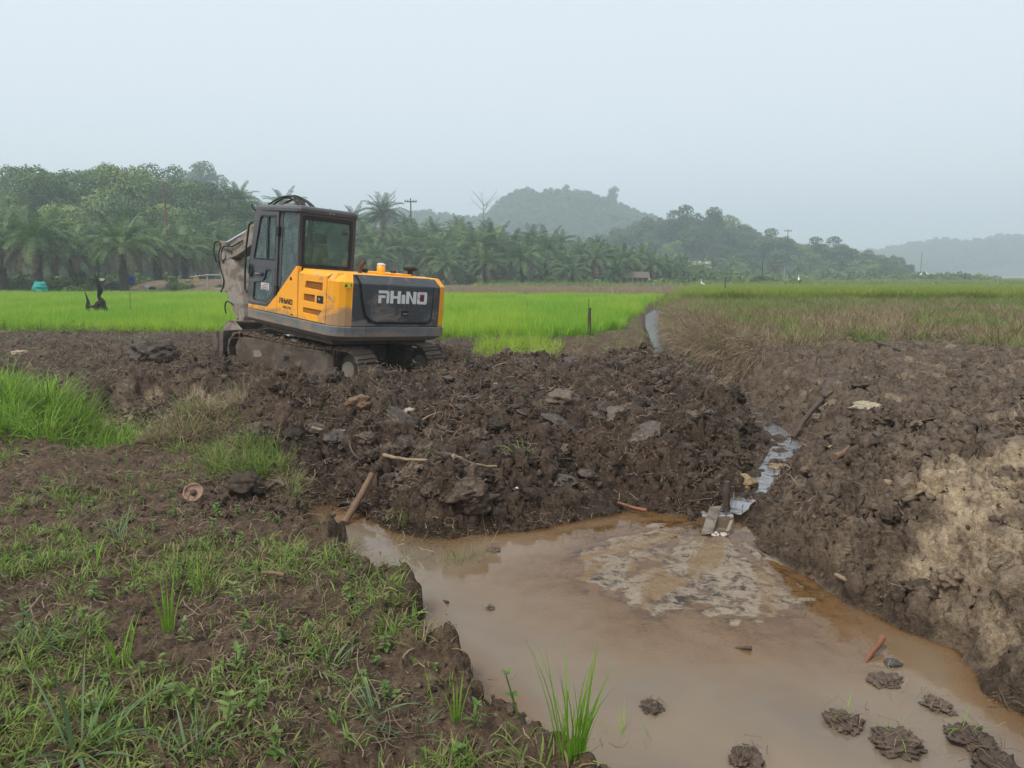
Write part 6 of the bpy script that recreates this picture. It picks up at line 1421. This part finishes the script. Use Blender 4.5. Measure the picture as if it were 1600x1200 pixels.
a, b = lie(1305, 912, 1345, 940); stick('stick', a, b, .012, .02, M_STICKP, 'pale split root at the foot of the right bank', seed=54)
a, b = lie(965, 797, 1010, 808); stick('stick', a, b, .010, .016, M_ORANGE, 'reddish root at the far shore of the pool', seed=55)
a, b = lie(410, 912, 445, 918); stick('bark_piece', a, b, .008, .012, M_STICK, 'torn piece of bark lying on the near bank', 'bark', seed=56)
a, b = lie(418, 776, 445, 768, .03); stick('bark_piece', a, b, .014, .02, M_STICKD, 'curled dark strip of bark at the edge of the inlet', 'bark', .15, seed=57)
# dish-like cap lying on the near bank
p = hit(303, 780); o = empty('rusty_cap', (p[0], p[1], p[2] + .04)); o.rotation_euler = (.95, .1, .1); tag(o, 'round rusty cap with a raised rim lying on the bank', 'cap')
M_CAP = mat_simple('pinkish rust', (.30, .185, .135), .8, .3, 0, .25, 18, (.16, .10, .07), .4, .2)
MB().lathe([(.060, -.012), (.070, .0), (.070, .016), (.062, .018), (.058, .004), (.030, .0), (.012, .0)], (0, 0, 0), 26).build('rim', M_CAP, o)
MB().lathe([(.024, 0), (.022, .014), (.012, .022), (.002, .024)], (0, 0, .002), 14).build('hub', M_STICKD, o)

# single plants in front
def put(kind, px, py, s, rz, name, label, cat, group=None):
    p = hit(px, py); o = link(name, kind, None, (p[0], p[1], p[2] - .008), (0, 0, rz), s); tag(o, label, cat, group); return o
T1 = tuft('rice_tuft', 60, .46, .075, .0085, .16, .32, M_GRASSB, 900, 5, .4); T2 = tuft('wide_grass', 16, .32, .05, .015, .55, .75, M_GRASSG, 901, 5, .4); T3 = tuft('upright_grass', 11, .20, .025, .007, .18, .35, M_GRASSB, 902, 5); T4 = tuft('flat_grass', 22, .22, .05, .008, .9, .6, M_GRASSG, 903, 5); T5 = tuft('single_blades', 4, .22, .02, .009, .3, .5, M_GRASSB, 904, 5)
W1 = weed('weed', 910, M_HERB, .10, 4, .065, .022); W2 = weed('weed', 911, M_HERB, .13, 5, .085, .019); W3 = weed('weed', 912, M_HERB, .05, 2, .06, .03); W4 = weed('seedling', 913, M_HERB, .15, 2, .045, .022)
put(T1, 893, 1180, .68, .3, 'grass_tuft', 'tall bright green grass tuft at the front edge of the pool', 'grass')
put(T5, 975, 1192, .9, 1.0, 'grass_tuft', 'few arching blades right of the tall tuft', 'grass'); put(T5, 1030, 1198, .7, 2.0, 'grass_tuft', 'two thin blades at the bottom edge of the pool', 'grass')
put(T2, 130, 1172, 1.0, .4, 'grass_tuft', 'broad bladed bluish grass at the lower left', 'grass'); put(T2, 300, 1190, .6, 2.4, 'grass_tuft', 'small bluish grass at the bottom edge', 'grass')
put(T3, 190, 1040, 1.15, .2, 'grass_tuft', 'upright yellow green grass in the middle of the left bank', 'grass'); put(T3, 262, 985, 1.2, 1.2, 'grass_tuft', 'slender upright grass behind the yellow green one', 'grass'); put(T3, 308, 925, .9, 2.2, 'grass_tuft', 'small upright grass left of the bark piece', 'grass')
put(T3, 145, 890, 1.0, 3.2, 'grass_tuft', 'yellowish upright grass at the far left', 'grass'); put(T3, 712, 1128, .8, .8, 'grass_tuft', 'bright grass shoot near the crumbling pool edge', 'grass'); put(T5, 680, 1110, .55, 1.8, 'grass_tuft', 'thin grass shoot left of the bright one', 'grass')
put(T4, 190, 840, .9, 1.0, 'grass_tuft', 'grey green grass lying flat on the left bank', 'grass'); put(T4, 60, 1010, .8, 2.0, 'grass_tuft', 'flattened grass at the left edge', 'grass'); put(T4, 510, 1050, .9, 3.0, 'grass_tuft', 'loose tussock in the middle of the near bank', 'grass'); put(T4, 585, 1110, .8, 4.0, 'grass_tuft', 'loose tussock close to the pool edge', 'grass'); put(T4, 640, 1150, .7, 5.0, 'grass_tuft', 'wispy tussock at the bottom centre', 'grass')
put(W4, 810, 1118, 1.1, 0, 'seedling', 'thin seedling with drooping leaves at the pool edge', 'seedling')
for k, (kd, px, py, s, lab) in enumerate([(W2, 370, 1060, 1.0, 'leafy weed with long leaves in the middle of the near bank'), (W2, 350, 1150, 1.1, 'leafy weed with drooping leaves at the bottom left'), (W1, 400, 1110, 1.0, 'bushy weed right of the drooping one'), (W1, 435, 1190, 1.0, 'pale leafy weed at the bottom edge'), (W3, 710, 1190, .9, 'low rosette at the bottom centre'), (W2, 740, 1140, .8, 'narrow leaved weed near the pool edge'), (W1, 145, 935, .9, 'leafy weed on bare soil at the left'), (W1, 35, 985, 1.0, 'leafy weed at the left edge'), (W2, 375, 950, .9, 'weed with a yellow stalk left of the pool'), (W1, 445, 1005, .8, 'small weed on bare soil'), (W3, 265, 1100, 1.0, 'single round leaved herb'), (W1, 560, 965, .7, 'small weed close to the broken pool edge'), (W2, 290, 1010, .8, 'weed among the slender grass'), (W1, 75, 765, .9, 'weed below the big grass clump'), (W1, 245, 830, .8, 'weed left of the rusty cap'), (W2, 330, 840, .9, 'dark green weed right below the rusty cap'), (W1, 520, 870, .7, 'weed near the head of the inlet'), (W3, 590, 1040, .8, 'herb on the crumbling edge')]):
    put(kd, px, py, s, k * 1.3, 'weed', lab, 'weed')
# ------------------------------------------------------------------ the hazy air
def haze():
    mb = MB(); mb.box((-1100, -30, -1.2), (1300, 1500, 112))
    m, t, out = newmat('smoky air'); v = t.nodes.new('ShaderNodeVolumePrincipled')
    v.inputs['Color'].default_value = (.80, .92, .99, 1); v.inputs['Density'].default_value = HAZE; v.inputs['Anisotropy'].default_value = .15
    t.links.new(v.outputs[0], out.inputs['Volume'])
    o = mb.build('haze', m); tag(o, 'pale smoky haze lying over the whole plain', 'haze', kind='stuff')
HAZE = .0013
haze()
